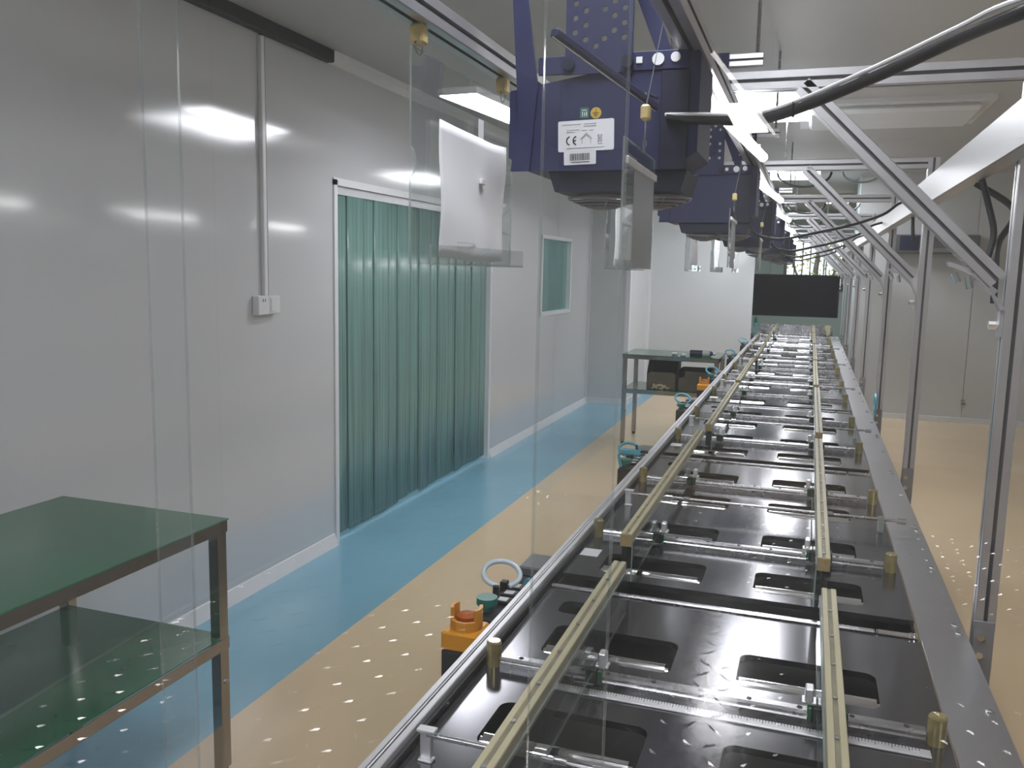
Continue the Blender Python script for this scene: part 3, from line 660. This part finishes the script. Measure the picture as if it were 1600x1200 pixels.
def blower():
    t = thing('blower', 'x', 'blower', (BX0, 1.45, BZ0)); w = BX1-BX0; h = BZ1-BZ0
    obj('housing', MB().prism([(0.036, 0), (w-0.040, 0), (w, 0.028), (w, h-0.004), (w-0.004, h), (0.002, h-0.05), (0, h-0.054), (0, 0.024)], 'y', 0, BD), 'navy', t)
    obj('front_flange', MB().cbox(0.052, w-0.018, -0.004, 0.0, h-0.028, h+0.002, 0.001), 'navy', t)
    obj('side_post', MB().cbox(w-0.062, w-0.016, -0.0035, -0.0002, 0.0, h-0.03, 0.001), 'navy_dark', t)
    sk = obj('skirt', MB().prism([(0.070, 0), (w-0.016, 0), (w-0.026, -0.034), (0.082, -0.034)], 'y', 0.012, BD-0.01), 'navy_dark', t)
    for x in (0.150, 0.247):
        for y in (0.085,):
            gq = obj('fan_grille', fan_grille(), 'grey_mesh', t, (x+0.0, y, -0.036), smooth=True)
    obj('fan_blades', MB().cyl((0.150, 0.085, -0.0342), (0.150, 0.085, -0.0365), 0.045, 18), 'black', t)
    obj('fan_blades', MB().cyl((0.247, 0.085, -0.0342), (0.247, 0.085, -0.0365), 0.045, 18), 'black', t)
    # perforated hanger plate: vertical strips and bridges leave round-cornered holes
    import bmesh
    bm = bmesh.new(); E = []
    H = 0.36
    loops = [[(0.100, h-0.03), (0.214, h-0.03), (0.214, h+H), (0.100, h+H)]]
    for j in range(14):
        z = h+0.014+j*0.023
        for c_, x in enumerate((0.116, 0.134, 0.152, 0.166, 0.182, 0.199)):
            if (j*7+c_*3) % 4 == 0 or c_ == 2 and j % 2: continue
            zz = z+(0.011 if c_ % 2 else 0)
            loops.append([(x+0.0050*math.cos(2*PI*i/12), zz+0.0050*math.sin(2*PI*i/12)) for i in range(12)])
    for lp in loops:
        vs = [bm.verts.new((x, -0.005, z)) for x, z in lp]; E += [bm.edges.new((vs[i], vs[(i+1) % len(vs)])) for i in range(len(vs))]
    bmesh.ops.triangle_fill(bm, edges=E, use_beauty=True)
    ex = bmesh.ops.extrude_face_region(bm, geom=list(bm.faces)); bmesh.ops.translate(bm, vec=(0, -0.004, 0), verts=[e for e in ex['geom'] if isinstance(e, bmesh.types.BMVert)])
    bmesh.ops.recalc_face_normals(bm, faces=bm.faces)
    me = bpy.data.meshes.new('perforated_plate'); bm.to_mesh(me); bm.free(); me.materials.append(MATS['navy']); link('perforated_plate', me, t)
    obj('hanger_arm', MB().prism([(0.006, 0.0), (0.040, 0.0), (0.052, h*0.75), (0.028, h+0.12), (0.014, h+0.36), (0.0, h+0.36), (0.004, h+0.10), (0.018, h*0.5)], 'y', -0.006, -0.0005), 'navy', t)
    obj('stay', MB().prism([(w-0.075, h-0.004), (w-0.050, h-0.004), (w-0.19, h+0.36), (w-0.225, h+0.36)], 'y', 0.06, 0.066), 'navy', t)
    bmq = profile('hanger_beam', (-0.02, 0.03, h+0.34), 'x', 0.34, t)
    obj('ceiling_rod', MB().cyl((0.30, 0, 0.02), (0.30, 0, CEIL-BZ0-h-0.34), 0.006, 8), 'steel', t, (0, 0.03, h+0.34))
    obj('ceiling_rod', MB().cyl((0.02, 0, 0.02), (0.02, 0, CEIL-BZ0-h-0.34), 0.006, 8), 'steel', t, (0, 0.03, h+0.34))
    obj('knob', MB().cyl((0.108, -0.016, h-0.014), (0.108, -0.004, h-0.014), 0.010, 16), 'navy_dark', t)
    obj('knob', MB().cyl((0.206, -0.016, h-0.014), (0.206, -0.004, h-0.014), 0.010, 16), 'navy_dark', t)
    obj('bolt', MB().cyl((0.225, -0.007, h-0.012), (0.225, -0.004, h-0.012), 0.007, 4), 'sticker_white', t)
    obj('bolt', MB().cyl((0.256, -0.007, h-0.012), (0.256, -0.004, h-0.012), 0.010, 12), 'sticker_white', t)
    obj('bolt', MB().cyl((0.284, -0.007, h-0.010), (0.284, -0.004, h-0.010), 0.008, 12), 'sticker_white', t)
    return t
b0 = blower()
BL = ['nearest the camera, with white CE label', 'second from the camera, just behind the labelled one', 'third from the camera', 'fourth from the camera', 'fifth from the camera', 'sixth from the camera', 'farthest, before the black screen']
bls = [b0]+[copy_tree(b0) for _ in range(6)]
for k, o in enumerate(bls):
    o.location = (BX0, 1.45+PITCH*k, BZ0)
    tag(o, 'dark blue overhead fan blower ' + BL[k], 'blower', 'blue blowers above the conveyor')
# stickers on the nearest blower (local to it)
lb = obj('rating_label', MB().prism(rrect(0.091, 0.188, 0.028, 0.079, 0.003, 3), 'y', -0.0012, -0.0002), 'sticker_white', b0, (0, 0, 0), (0, -0.03, 0)); tag(lb, 'white CE rating label')
m = MB(); strip_arc(m, 0.113, 0.046, 0.0080, 0.0022, PI*0.58, PI*1.42, -0.0017, -0.0012); strip_arc(m, 0.1245, 0.046, 0.0080, 0.0022, PI*0.58, PI*1.42, -0.0017, -0.0012); line(m, (0.1168, 0.046), (0.1225, 0.046), 0.0020, -0.0017, -0.0012)
obj('ce_mark', m, 'ink', lb)
m = MB()
for a, b in (((0.133, 0.040), (0.133, 0.048)), ((0.133, 0.048), (0.1405, 0.055)), ((0.1405, 0.055), (0.148, 0.048)), ((0.148, 0.048), (0.148, 0.040)), ((0.130, 0.0475), (0.1405, 0.0575)), ((0.1405, 0.0575), (0.151, 0.0475))): line(m, a, b, 0.0007, -0.0017, -0.0012)
obj('house_mark', m, 'ink_grey', lb)
m = MB()
for a, b in (((0.160, 0.053), (0.168, 0.053)), ((0.161, 0.053), (0.162, 0.043)), ((0.167, 0.053), (0.166, 0.043)), ((0.162, 0.043), (0.166, 0.043)), ((0.160, 0.042), (0.168, 0.054)), ((0.168, 0.042), (0.160, 0.054)), ((0.160, 0.0395), (0.168, 0.0395))): line(m, a, b, 0.0009, -0.0017, -0.0012)
obj('bin_mark', m, 'ink_grey', lb)
m = MB()
for z, a, b in ((0.0725, 0.098, 0.131), (0.0725, 0.136, 0.158), (0.0690, 0.136, 0.158), (0.0635, 0.106, 0.128), (0.0600, 0.106, 0.120), (0.0620, 0.133, 0.142), (0.0620, 0.146, 0.152), (0.0335, 0.106, 0.172)): line(m, (a, z), (b, z), 0.0010, -0.0016, -0.0012)
obj('print_lines', m, 'ink_grey', lb)
bl = obj('barcode_label', MB().prism(rrect(0.101, 0.157, 0.006, 0.0285, 0.002, 3), 'y', -0.0010, -0.0002), 'sticker_white', b0, (0, 0, 0), (0, -0.03, 0)); tag(bl, 'small barcode label')
m = MB(); x = 0.1115; random.seed(3)
while x < 0.1465:
    wv = random.choice((0.0006, 0.0009, 0.0015)); m.box(x, x+wv, -0.0014, -0.0010, 0.013, 0.0245); x += wv+random.choice((0.0006, 0.0011))
m.box(0.113, 0.146, -0.0013, -0.0010, 0.0095, 0.0108)
obj('barcode', m, 'ink', bl)
es = obj('earth_sticker', MB().cyl((0.154, -0.0012, 0.094), (0.154, -0.0002, 0.094), 0.0092, 24), 'earth_yellow', b0); tag(es, 'round yellow earth sticker')
m = MB()
line(m, (0.154, 0.1005), (0.154, 0.0940), 0.0010, -0.0017, -0.0012)
for z, hw in ((0.0940, 0.0055), (0.0912, 0.0036), (0.0886, 0.0018)): line(m, (0.154-hw, z), (0.154+hw, z), 0.0011, -0.0017, -0.0012)
obj('earth_symbol', m, 'ink', es)
gs = obj('green_sticker', MB().prism(rrect(0.1265, 0.1415, 0.0860, 0.1035, 0.0015, 3), 'y', -0.0012, -0.0002), 'sticker_green', b0); tag(gs, 'small green square sticker')
m = MB()
for a, b in (((0.130, 0.099), (0.138, 0.099)), ((0.131, 0.097), (0.131, 0.089)), ((0.1345, 0.096), (0.1345, 0.089)), ((0.138, 0.097), (0.138, 0.089)), ((0.136, 0.093), (0.139, 0.093))): line(m, a, b, 0.0012, -0.0017, -0.0012)
obj('sign', m, 'sticker_white', gs)

# ---------------------------------------------------------------- clear boards hung from the left rail, with papers
def board_outline(w, h, r=0.022):
    p = [(0, 0), (w, 0), (w, h), (0.0, h), (0.0, h*0.48+r)]
    p += [(r*0.8*math.sin(PI*i/8), h*0.48+r*math.cos(PI*i/8)) for i in range(1, 8)]
    p += [(0.0, h*0.48-r)]
    return p
def hung_board(x, y0, w, h, z0, ztop, label, group=None, rz=0.0, hangers=(0.06, 0.87)):
    t = thing('clear_board', label, 'board', (x, y0, z0), rz, group)
    obj('board', MB().prism(board_outline(w, h), 'x', -0.0018, 0.0018, 0, None, 1), ['acrylic', 'acrylic_edge'], t)
    obj('tray_lip', MB().box(0.0018, 0.030, 0.012, w-0.008, 0.0, 0.003).box(0.028, 0.031, 0.012, w-0.008, 0.0, 0.030), 'acrylic_edge' if False else 'acrylic', t)
    obj('lip_edge', MB().box(0.0275, 0.0315, 0.012, w-0.008, -0.0015, 0.0005).box(0.028, 0.031, 0.010, 0.012, 0, 0.030), 'acrylic_edge', t)
    for q in hangers:
        yy = q*w
        obj('hook', MB().torus((0, yy, h+0.004), 0.012, 0.0014, 'x', 20, 6).torus((0, yy, h+0.022), 0.010, 0.0014, 'x', 20, 6), 'steel', t, smooth=True)
        zc = ztop-z0
        obj('clip', MB().cbox(-0.011, 0.011, yy-0.012, yy+0.012, zc-0.030, zc, 0.004), 'clip_cream', t)
    return t
def paper(name, x, y0, z0, w, h, m, label, group, amp=0.004, tape=True, seed=1):
    rnd = random.Random(seed); nx, nz = 18, 14; v = []; f = []
    ph = [rnd.uniform(0, 6) for _ in range(6)]
    for j in range(nz+1):
        for i in range(nx+1):
            u, q = i/nx, j/nz
            d = amp*(math.sin(3.1*u*PI+ph[0]+2*q)*0.5+math.sin(2.3*q*PI+ph[1]+3*u)*0.5+0.6*math.exp(-((u-0.55)**2+(q-0.6)**2)*18))
            v.append((d+amp*1.4, u*w+0.004*math.sin(q*4+ph[2])*u, q*h+0.003*math.sin(u*5+ph[3])))
    for j in range(nz):
        for i in range(nx): f.append((j*(nx+1)+i, j*(nx+1)+i+1, (j+1)*(nx+1)+i+1, (j+1)*(nx+1)+i))
    t = thing(name, label, 'paper', (x, y0, z0), 0, group)
    o = obj('sheet', MB().add(v, f), m, t, smooth=True)
    md = o.modifiers.new('thick', 'SOLIDIFY'); md.thickness = 0.0004
    if tape: obj('tape', MB().box(amp*1.8, amp*1.8+0.0006, w*0.53, w*0.61, h*0.72, h*1.14), 'trim_white', t)
    if tape: obj('staple', MB().cbox(amp*2.2, amp*2.2+0.006, w*0.54, w*0.60, h*0.62, h*0.665, 0.001), 'trim_white', t)
    if tape: obj('slip', MB().box(amp*2.0, amp*2.0+0.0006, w*0.24, w*0.50, h*0.125, h*0.14), 'white_plastic', t)
    return t
ROW = [(1.178, 'nearest the camera'), (2.47, 'second along'), (4.16, 'third along'), (5.25, 'fourth along'), (6.75, 'fifth along')]
for i, (y0, lab) in enumerate(ROW):
    hung_board(-0.57, y0, 0.455, 0.315, 1.553, 1.904, 'clear acrylic board hanging from the left rail, ' + lab, 'clear boards on the left rail', rz=(0 if i == 0 else math.radians(random.uniform(-2, 2))))
    paper('paper_sheet', -0.566, y0+0.083, 1.5625, 0.305, 0.212, 'paper', ('crumpled white paper taped to the hanging clear board nearest the camera' if i == 0 else 'white paper on the clear board %s on the left rail' % lab), 'papers on the clear boards', 0.004, True, seed=i+1)
# ghost reflections of a rail and boards, built as solid things
ir = thing('ghost_rail', 'ghost reflection of a rail, built as a slim bar before the nearest blower', 'rail', (0, 0, 0))
P0, P1 = Vector((-0.346, 1.15, 1.864)), Vector((-0.249, 1.40, 1.807))
d = P1-P0
o = obj('profile', MB().cbox(-0.006, 0.006, -0.006, 0.006, 0, d.length, 0.002), 'navy', ir, P0); o.rotation_euler = d.to_track_quat('Z', 'Y').to_euler()  # ghost reflection of the rail, built as a bar
obj('bright_edge', MB().box(-0.0015, 0.0015, -0.0068, -0.006, 0, d.length), 'aluminium_bright', o)
obj('hanger', MB().cyl(P1-d*0.12+Vector((0, 0, 0.008)), (-0.255, 1.442, 1.83), 0.003, 8), 'steel', ir)
for (x, y0, w, h, z0, zt, lab) in ((-0.240, 1.128, 0.255, 0.17, 1.553, 1.79, 'ghost reflection of a clear board with pale sheet, before the nearest blue blower'),
                                   (-0.232, 2.58, 0.255, 0.17, 1.565, 1.79, 'ghost reflection of a clear board with pale sheet, before the second blue blower'),
                                   (-0.232, 4.13, 0.255, 0.17, 1.565, 1.79, 'ghost reflection of a clear board with pale sheet, before the third blue blower')):
    t = thing('ghost_board', lab, 'board', (x, y0, z0), math.radians(1.0), 'ghost boards before the blowers')
    obj('board', MB().prism([(0, 0), (w, 0), (w, h), (0, h)], 'x', -0.0015, 0.0015, 0, None, 1), ['acrylic', 'acrylic_edge'], t)
    obj('pale_sheet', MB().box(0.0018, 0.0024, w*0.28, w*0.95, 0.0, h*0.80), 'ghost_paper', t)
    obj('top_bar', MB().cbox(0.0016, 0.006, w*0.02, w*0.98, h*0.80, h*0.86, 0.001), 'sticker_white', t)
    obj('hook', MB().torus((0, w*0.62, h+0.010), 0.010, 0.0012, 'x', 18, 6).cyl((0, w*0.62, h+0.018), (0, w*0.62, zt-z0-0.02), 0.0012, 6), 'steel', t)
    obj('clip', MB().cbox(-0.007, 0.007, w*0.62-0.009, w*0.62+0.009, zt-z0-0.022, zt-z0, 0.003), 'clip_cream', t)
    obj('wire', MB().cyl((0, w*0.62, zt-z0-0.001), (0.02, w*0.62, 1.907-z0), 0.0008, 6), 'acrylic_edge', t)

# ---------------------------------------------------------------- operator boxes outside the left rail
def station(k, y):
    lab = ORD[k]
    t = thing('control_box', 'small control box with green button outside the left rail, %s from the camera' % lab, 'control box', (-0.585, y, 0.80), 0, 'control boxes on the left rail')
    obj('body', MB().cbox(-0.085, -0.002, 0.0, 0.22, -0.10, -0.020, 0.004), 'black_rubber', t)
    for i in range(3):
        pl_ = obj('label_plate', MB().cbox(-0.062, -0.022, 0.085+i*0.046, 0.119+i*0.046, -0.020, -0.012, 0.002), 'black', t)
        obj('label_face', MB().box(-0.054, -0.032, 0.091+i*0.046, 0.113+i*0.046, -0.012, -0.0112), 'white_plastic', pl_)
    gb = obj('green_button', MB().cyl((-0.062, 0.045, -0.004), (-0.062, 0.045, 0.012), 0.024, 20).cyl((-0.062, 0.045, -0.022), (-0.062, 0.045, -0.004), 0.014, 16), 'green_button', t, smooth=True)
    a = []
    for i in range(10):
        q = -0.40*PI+1.8*PI*i/9
        a.append((-0.070+0.040*math.cos(q)-0.012*math.sin(q), 0.165+0.018*math.cos(q)+0.020*math.sin(q), 0.024+0.024*math.sin(q)))
    tb = obj('tube_loop', MB().sweep(a, 0.0062, 10, sub=4), 'pale_tube' if k == 0 else 'cyan_tube', t, smooth=True)
    obj('fitting', MB().cyl((-0.066, 0.115, -0.022), (-0.066, 0.115, 0.012), 0.008, 10).cbox(-0.075, -0.057, 0.165, 0.185, -0.022, 0.004, 0.002), 'black', t)
    j = thing('junction_box', 'grey junction box beside the control box, %s along the left rail' % lab, 'box', (-0.585, y+0.29, 0.80), 0, 'grey junction boxes')
    obj('case', MB().cbox(-0.070, -0.002, 0, 0.11, -0.085, 0.002, 0.004), 'grey_box', j)
    obj('gland', MB().cyl((-0.04, -0.016, -0.035), (-0.04, 0.001, -0.035), 0.011, 12), 'cyan_tube', j)
    obj('lid_seam', MB().box(-0.0705, -0.002, -0.0008, 0.1108, -0.022, -0.019), 'black', j)
for k in range(7): station(k, 1.70+PITCH*k)
ch = thing('air_handle', 'cyan plastic air gun handle lying on the second control box', 'tool', (-0.63, 3.27, 0.845))
obj('body', MB().cbox(-0.030, 0.045, -0.012, 0.012, -0.010, 0.014, 0.005), 'cyan_tube', ch)
obj('nozzle', MB().cyl((0.045, 0, 0.006), (0.075, 0, 0.006), 0.005, 10).cyl((0.03, 0, 0.012), (0.028, 0, 0.032), 0.005, 8), 'cable', ch)
obj('hose', MB().sweep([(-0.030, 0, 0), (-0.040, 0.0, -0.015), (-0.036, 0.0, -0.040), (-0.030, 0, -0.060)], 0.006, 8), 'cyan_tube', ch)
for k, y in ((0, 1.545), (1, 5.77)):
    t = thing('emergency_stop', ['yellow emergency stop box with orange button, nearest the camera', 'yellow emergency stop box far along the left rail, by the far table'][k], 'emergency stop', (-0.632, y, 0.80), 0, 'yellow emergency stops')
    obj('base', MB().cbox(-0.040, 0.036, 0, 0.080, -0.16, -0.032, 0.003), 'black_rubber', t)
    obj('cover', MB().cbox(-0.041, 0.037, -0.001, 0.081, -0.032, 0.008, 0.004), 'yellow_plastic', t)
    g_ = MB(); n_ = 20
    for i in range(n_):
        q0, q1 = 2*PI*i/n_, 2*PI*(i+1)/n_
        hh = 0.046 if abs(math.sin(q0+PI/n_)) < 0.62 else 0.022
        R, r_ = 0.034, 0.027; z0 = 0.007
        g_.prism([(R*math.cos(q0), 0.040+R*math.sin(q0)), (R*math.cos(q1), 0.040+R*math.sin(q1)), (r_*math.cos(q1), 0.040+r_*math.sin(q1)), (r_*math.cos(q0), 0.040+r_*math.sin(q0))], 'z', z0, z0+hh)
    obj('guard_collar', g_, 'yellow_plastic', t)
    obj('button', MB().cyl((0, 0.040, 0.006), (0, 0.040, 0.024), 0.012, 14).cyl((0, 0.040, 0.022), (0, 0.040, 0.034), 0.021, 20).cyl((0, 0.040, 0.034), (0, 0.040, 0.038), 0.021, 20, 0.015), 'orange_button', t, smooth=True)
    obj('mount', MB().box(0.034, 0.056, 0.02, 0.06, -0.10, -0.05), 'steel', t)
be = thing('indicator_lamp', 'green topped indicator lamp on a stalk at the far left end of conveyor', 'lamp', (-0.628, YEND+0.16, 0.80))
obj('stalk', MB().cyl((0, 0, -0.8), (0, 0, 0.12), 0.010, 10).box(-0.01, 0.06, -0.008, 0.008, -0.06, -0.03), 'aluminium', be)
obj('body', MB().cyl((0, 0, 0.08), (0, 0, 0.13), 0.022, 14), 'cyan_tube', be, smooth=True)
obj('cap', MB().cyl((0, 0, 0.13), (0, 0, 0.185), 0.024, 14, 0.018).cyl((0, 0, 0.185), (0, 0, 0.20), 0.018, 14, 0.006), 'green_end', be, smooth=True)

# ---------------------------------------------------------------- black screen at the far end
ms = thing('screen', 'wide black flat screen hung across the far end of the conveyor', 'screen', (-0.175, 11.5, 1.28))
obj('panel', MB().cbox(-0.52, 0.52, 0, 0.045, -0.263, 0.263, 0.006), 'screen', ms)
obj('bezel', MB().box(-0.522, 0.522, -0.004, 0.002, 0.255, 0.265).box(-0.522, 0.522, -0.004, 0.002, -0.265, -0.255).box(-0.522, -0.512, -0.004, 0.002, -0.265, 0.265).box(0.512, 0.522, -0.004, 0.002, -0.265, 0.265), 'black', ms)
for x in (-0.32, 0.32): obj('hanging_rod', MB().cyl((x, 0.05, 0.0), (x, 0.05, CEIL-1.28), 0.010, 10), 'aluminium', ms)

# ---------------------------------------------------------------- right wall fittings
ac = thing('wall_unit', 'grey wall-mounted unit with a dark blue grille, high on the far right wall', 'wall unit', (0.815, 10.2, 1.79))
obj('case', MB().cbox(0, 0.81, -0.17, -0.001, 0.0, 0.20, 0.01), 'grey_box', ac)
gr = obj('blue_grille', MB().box(0.05, 0.235, -0.174, -0.17, 0.035, 0.185), 'lcd_blue', ac)
for i in range(6): obj('slat', MB().box(0.055, 0.23, -0.178, -0.174, 0.045+i*0.023, 0.053+i*0.023), 'lcd_blue', gr)
obj('front_lip', MB().box(0.24, 0.80, -0.176, -0.17, 0.02, 0.06), 'grey_mesh', ac)
la = thing('door_latch', 'small dark latch low on the far right wall seam', 'latch', (1.622, 10.2, 0.20))
obj('plate', MB().cbox(-0.014, 0.014, -0.010, -0.001, -0.03, 0.05, 0.002), 'steel', la)
obj('lever', MB().cbox(-0.008, 0.03, -0.022, -0.010, 0.0, 0.014, 0.002), 'grey_box', la)
# ---------------------------------------------------------------- cables
def cable(pts, r, m, label, name='cable', m2=None, n=8):
    t = thing(name, label, 'cable', (0, 0, 0)); obj('sheath', MB().sweep(pts, r, n), m, t, smooth=True); return t
ck = cable([(0.30, 0.86, 1.80), (0.22, 0.95, 1.815), (0.182, 1.0, 1.811), (0.139, 1.1, 1.813), (0.069, 1.2, 1.80), (-0.038, 1.3, 1.777), (-0.10, 1.37, 1.777), (-0.19, 1.42, 1.790), (-0.235, 1.444, 1.80)], 0.0075, 'cable', 'thick black cable sagging from the upper right to the nearest blue blower', n=12)
obj('white_lead', MB().sweep([(0.30, 0.855, 1.812), (0.18, 0.995, 1.822), (0.137, 1.095, 1.824), (0.067, 1.195, 1.811), (-0.038, 1.295, 1.787), (-0.10, 1.365, 1.786), (-0.19, 1.415, 1.797), (-0.24, 1.442, 1.803)], 0.0030, 8), 'trim_white', ck, smooth=True)
obj('anchor', MB().cbox(0.285, 0.315, 0.84, 0.87, 1.79, 1.83, 0.003).cyl((0.31, 0.855, 1.81), (0.338, 0.855, 1.81), 0.006, 8), 'black', ck)
obj('tie', MB().torus((-0.038, 1.3, 1.779), 0.010, 0.002, 'x', 14, 5), 'black', ck)
for k in range(4):
    dy = PITCH*k
    cable([(0.336, 3.45+dy, 1.83), (0.281, 3.4+dy, 1.808), (0.228, 3.35+dy, 1.766), (0.119, 3.2+dy, 1.72), (-0.003, 3.1+dy, 1.687), (-0.103, 3.05+dy, 1.665), (-0.175, 3.02+dy, 1.676), (-0.20, 3.0+dy, 1.70)], 0.0048 if k == 0 else 0.006, 'cable', 'thin black cable drooping from the trunking to the %s blue blower' % ORD[k+1])
cable([(0.372, 2.35, 1.784), (0.391, 2.35, 1.724), (0.407, 2.35, 1.664), (0.404, 2.35, 1.62), (0.392, 2.35, 1.575)], 0.0075, 'cable', 'short black cable hanging from the trunking behind the nearest post, left one')
cable([(0.375, 2.45, 1.784), (0.46, 2.42, 1.715), (0.425, 2.38, 1.634), (0.421, 2.36, 1.56), (0.423, 2.36, 1.49)], 0.008, 'cable', 'short black cable hanging from the trunking behind the nearest post, right one')
cable([(0.37, 3.82, 1.784), (0.371, 3.8, 1.74), (0.377, 3.8, 1.69)], 0.007, 'cable', 'short black cable end hanging beside the second post')
# loops of cable clutter on the far crossbars
for k in range(1, 6):
    Y = 2.02+PITCH*k
    m = []
    for i in range(9):
        q = PI*i/8; m.append((-0.05+0.10*math.cos(q), Y+0.03, 1.943-0.055*math.sin(q)))
    cable(m, 0.0045, 'cable', 'looped grey black cable under the %s crossbar from the camera' % ORD[k])
    m = [(0.16+0.07*math.cos(PI*i/8), Y+0.03, 1.943-0.04*math.sin(PI*i/8)) for i in range(9)]
    cable(m, 0.004, 'cable_grey', 'small grey cable loop under the %s crossbar from the camera' % ORD[k])
bcord = thing('blue_tubing', 'short blue air tubing curled at the foot of the third post', 'tube', (0.372, 4.98, 0.81))
obj('tube', MB().torus((0, 0, 0.06), 0.045, 0.007, 'x', 22, 8).cyl((0, 0, -0.006), (0, 0.01, 0.02), 0.007, 8), 'cyan_tube', bcord, smooth=True)

# ---------------------------------------------------------------- tree outside the far window
tr = thing('tree', 'yellow green tree outside the far window', 'tree', (0.1, 18.4, -0.2))
obj('trunk', MB().sweep([(0, 0, 0), (0.05, 0, 0.9), (-0.03, 0.05, 1.7), (0.08, 0, 2.6), (0.1, 0, 3.4)], 0.05, 8).sweep([(0, 0, 1.3), (0.4, 0, 1.9), (0.7, 0, 2.6)], 0.025, 6).sweep([(0, 0, 1.2), (-0.4, 0, 1.8), (-0.6, 0, 2.6)], 0.025, 6), 'bark', tr, smooth=True)
m = MB(); random.seed(11)
for i in range(900):
    c = Vector((random.uniform(-1.1, 1.1), random.uniform(-0.4, 0.5), random.uniform(1.1, 3.4)))
    a = Vector((random.uniform(-1, 1), random.uniform(-1, 1), random.uniform(-1, 1))).normalized()*0.05; b = a.orthogonal().normalized()*0.028
    m.add([c-a, c+b, c+a, c-b], [(0, 1, 2, 3)])
tag(obj('foliage', m, 'leaf', tr), kind='stuff')

# ---------------------------------------------------------------- clear strip curtain between camera and line, tread plate before it
FY, FZ0, FZ1 = 0.36, 0.93, 2.36
fc = thing('clear_strip_curtain', 'row of clear plastic curtain strips hanging across the near end of the line', 'curtain', (0, FY, 0))
obj('hanger_rail', MB().cbox(-1.20, 0.70, -0.015, 0.015, FZ1, FZ1+0.03, 0.003), 'aluminium', fc)
obj('rail_hanger', MB().box(-1.0, -0.98, -0.01, 0.01, FZ1+0.03, CEIL), 'aluminium', fc)
obj('rail_hanger', MB().box(0.5, 0.52, -0.01, 0.01, FZ1+0.03, CEIL), 'aluminium', fc)
for i in range(-3, 3):
    x0 = -0.110+0.218*i; x1 = x0+0.251; yo = 0.006 if i % 2 else -0.006
    nn = 10; v = []; f = []
    for z in (FZ0, 1.3, 1.6, 1.9, FZ1):
        for j in range(nn+1):
            t_ = j/nn; v.append((x0+(x1-x0)*t_, yo+0.001*math.sin(PI*t_)*(1 if i % 2 else -1), z))
    for r_ in range(4):
        for j in range(nn): f.append((r_*(nn+1)+j, r_*(nn+1)+j+1, (r_+1)*(nn+1)+j+1, (r_+1)*(nn+1)+j))
    o = obj('strip', MB().add(v, f), 'film', fc, smooth=True)
    ed = MB().cyl((x0, yo, FZ0), (x0, yo, FZ1), 0.0007, 8).cyl((x1, yo, FZ0), (x1, yo, FZ1), 0.0007, 8)
    obj('strip_edge', ed, 'film_edge', o, smooth=True)
tp = thing('tread_plate', 'steel tread plate platform with raised bars on the camera side of clear curtain', 'platform', (0, 0, 0))
obj('deck', MB().box(-1.70, 1.00, -3.1, 0.20, 0.492, 0.500), 'tread', tp)
m = MB()
for i in range(39):
    for j in range(48):
        x = -1.66+i*0.068; y = -3.05+j*0.068; q = PI/4 if (i+j) % 2 else -PI/4
        c, s_ = math.cos(q), math.sin(q); L_, w_ = 0.028, 0.0065
        pts = [(-L_, 0), (-L_*0.4, -w_), (L_*0.4, -w_), (L_, 0), (L_*0.4, w_), (-L_*0.4, w_)]
        bot = [(x+a*c-b*s_, y+a*s_+b*c, 0.500) for a, b in pts]; top = [(x+0.5*(a*c-b*s_), y+0.5*(a*s_+b*c), 0.5030) for a, b in pts]
        m.add(bot+top, [(6, 7, 8, 9, 10, 11)]+[(q_, (q_+1) % 6, (q_+1) % 6+6, q_+6) for q_ in range(6)])
tag(obj('raised_bars', m, 'tread', tp), kind='stuff')
for x in (-1.65, 0.92):
    for y in (-3.05, 0.10): obj('leg', MB().cbox(x, x+0.05, y, y+0.05, 0, 0.492, 0.002), 'aluminium', tp)
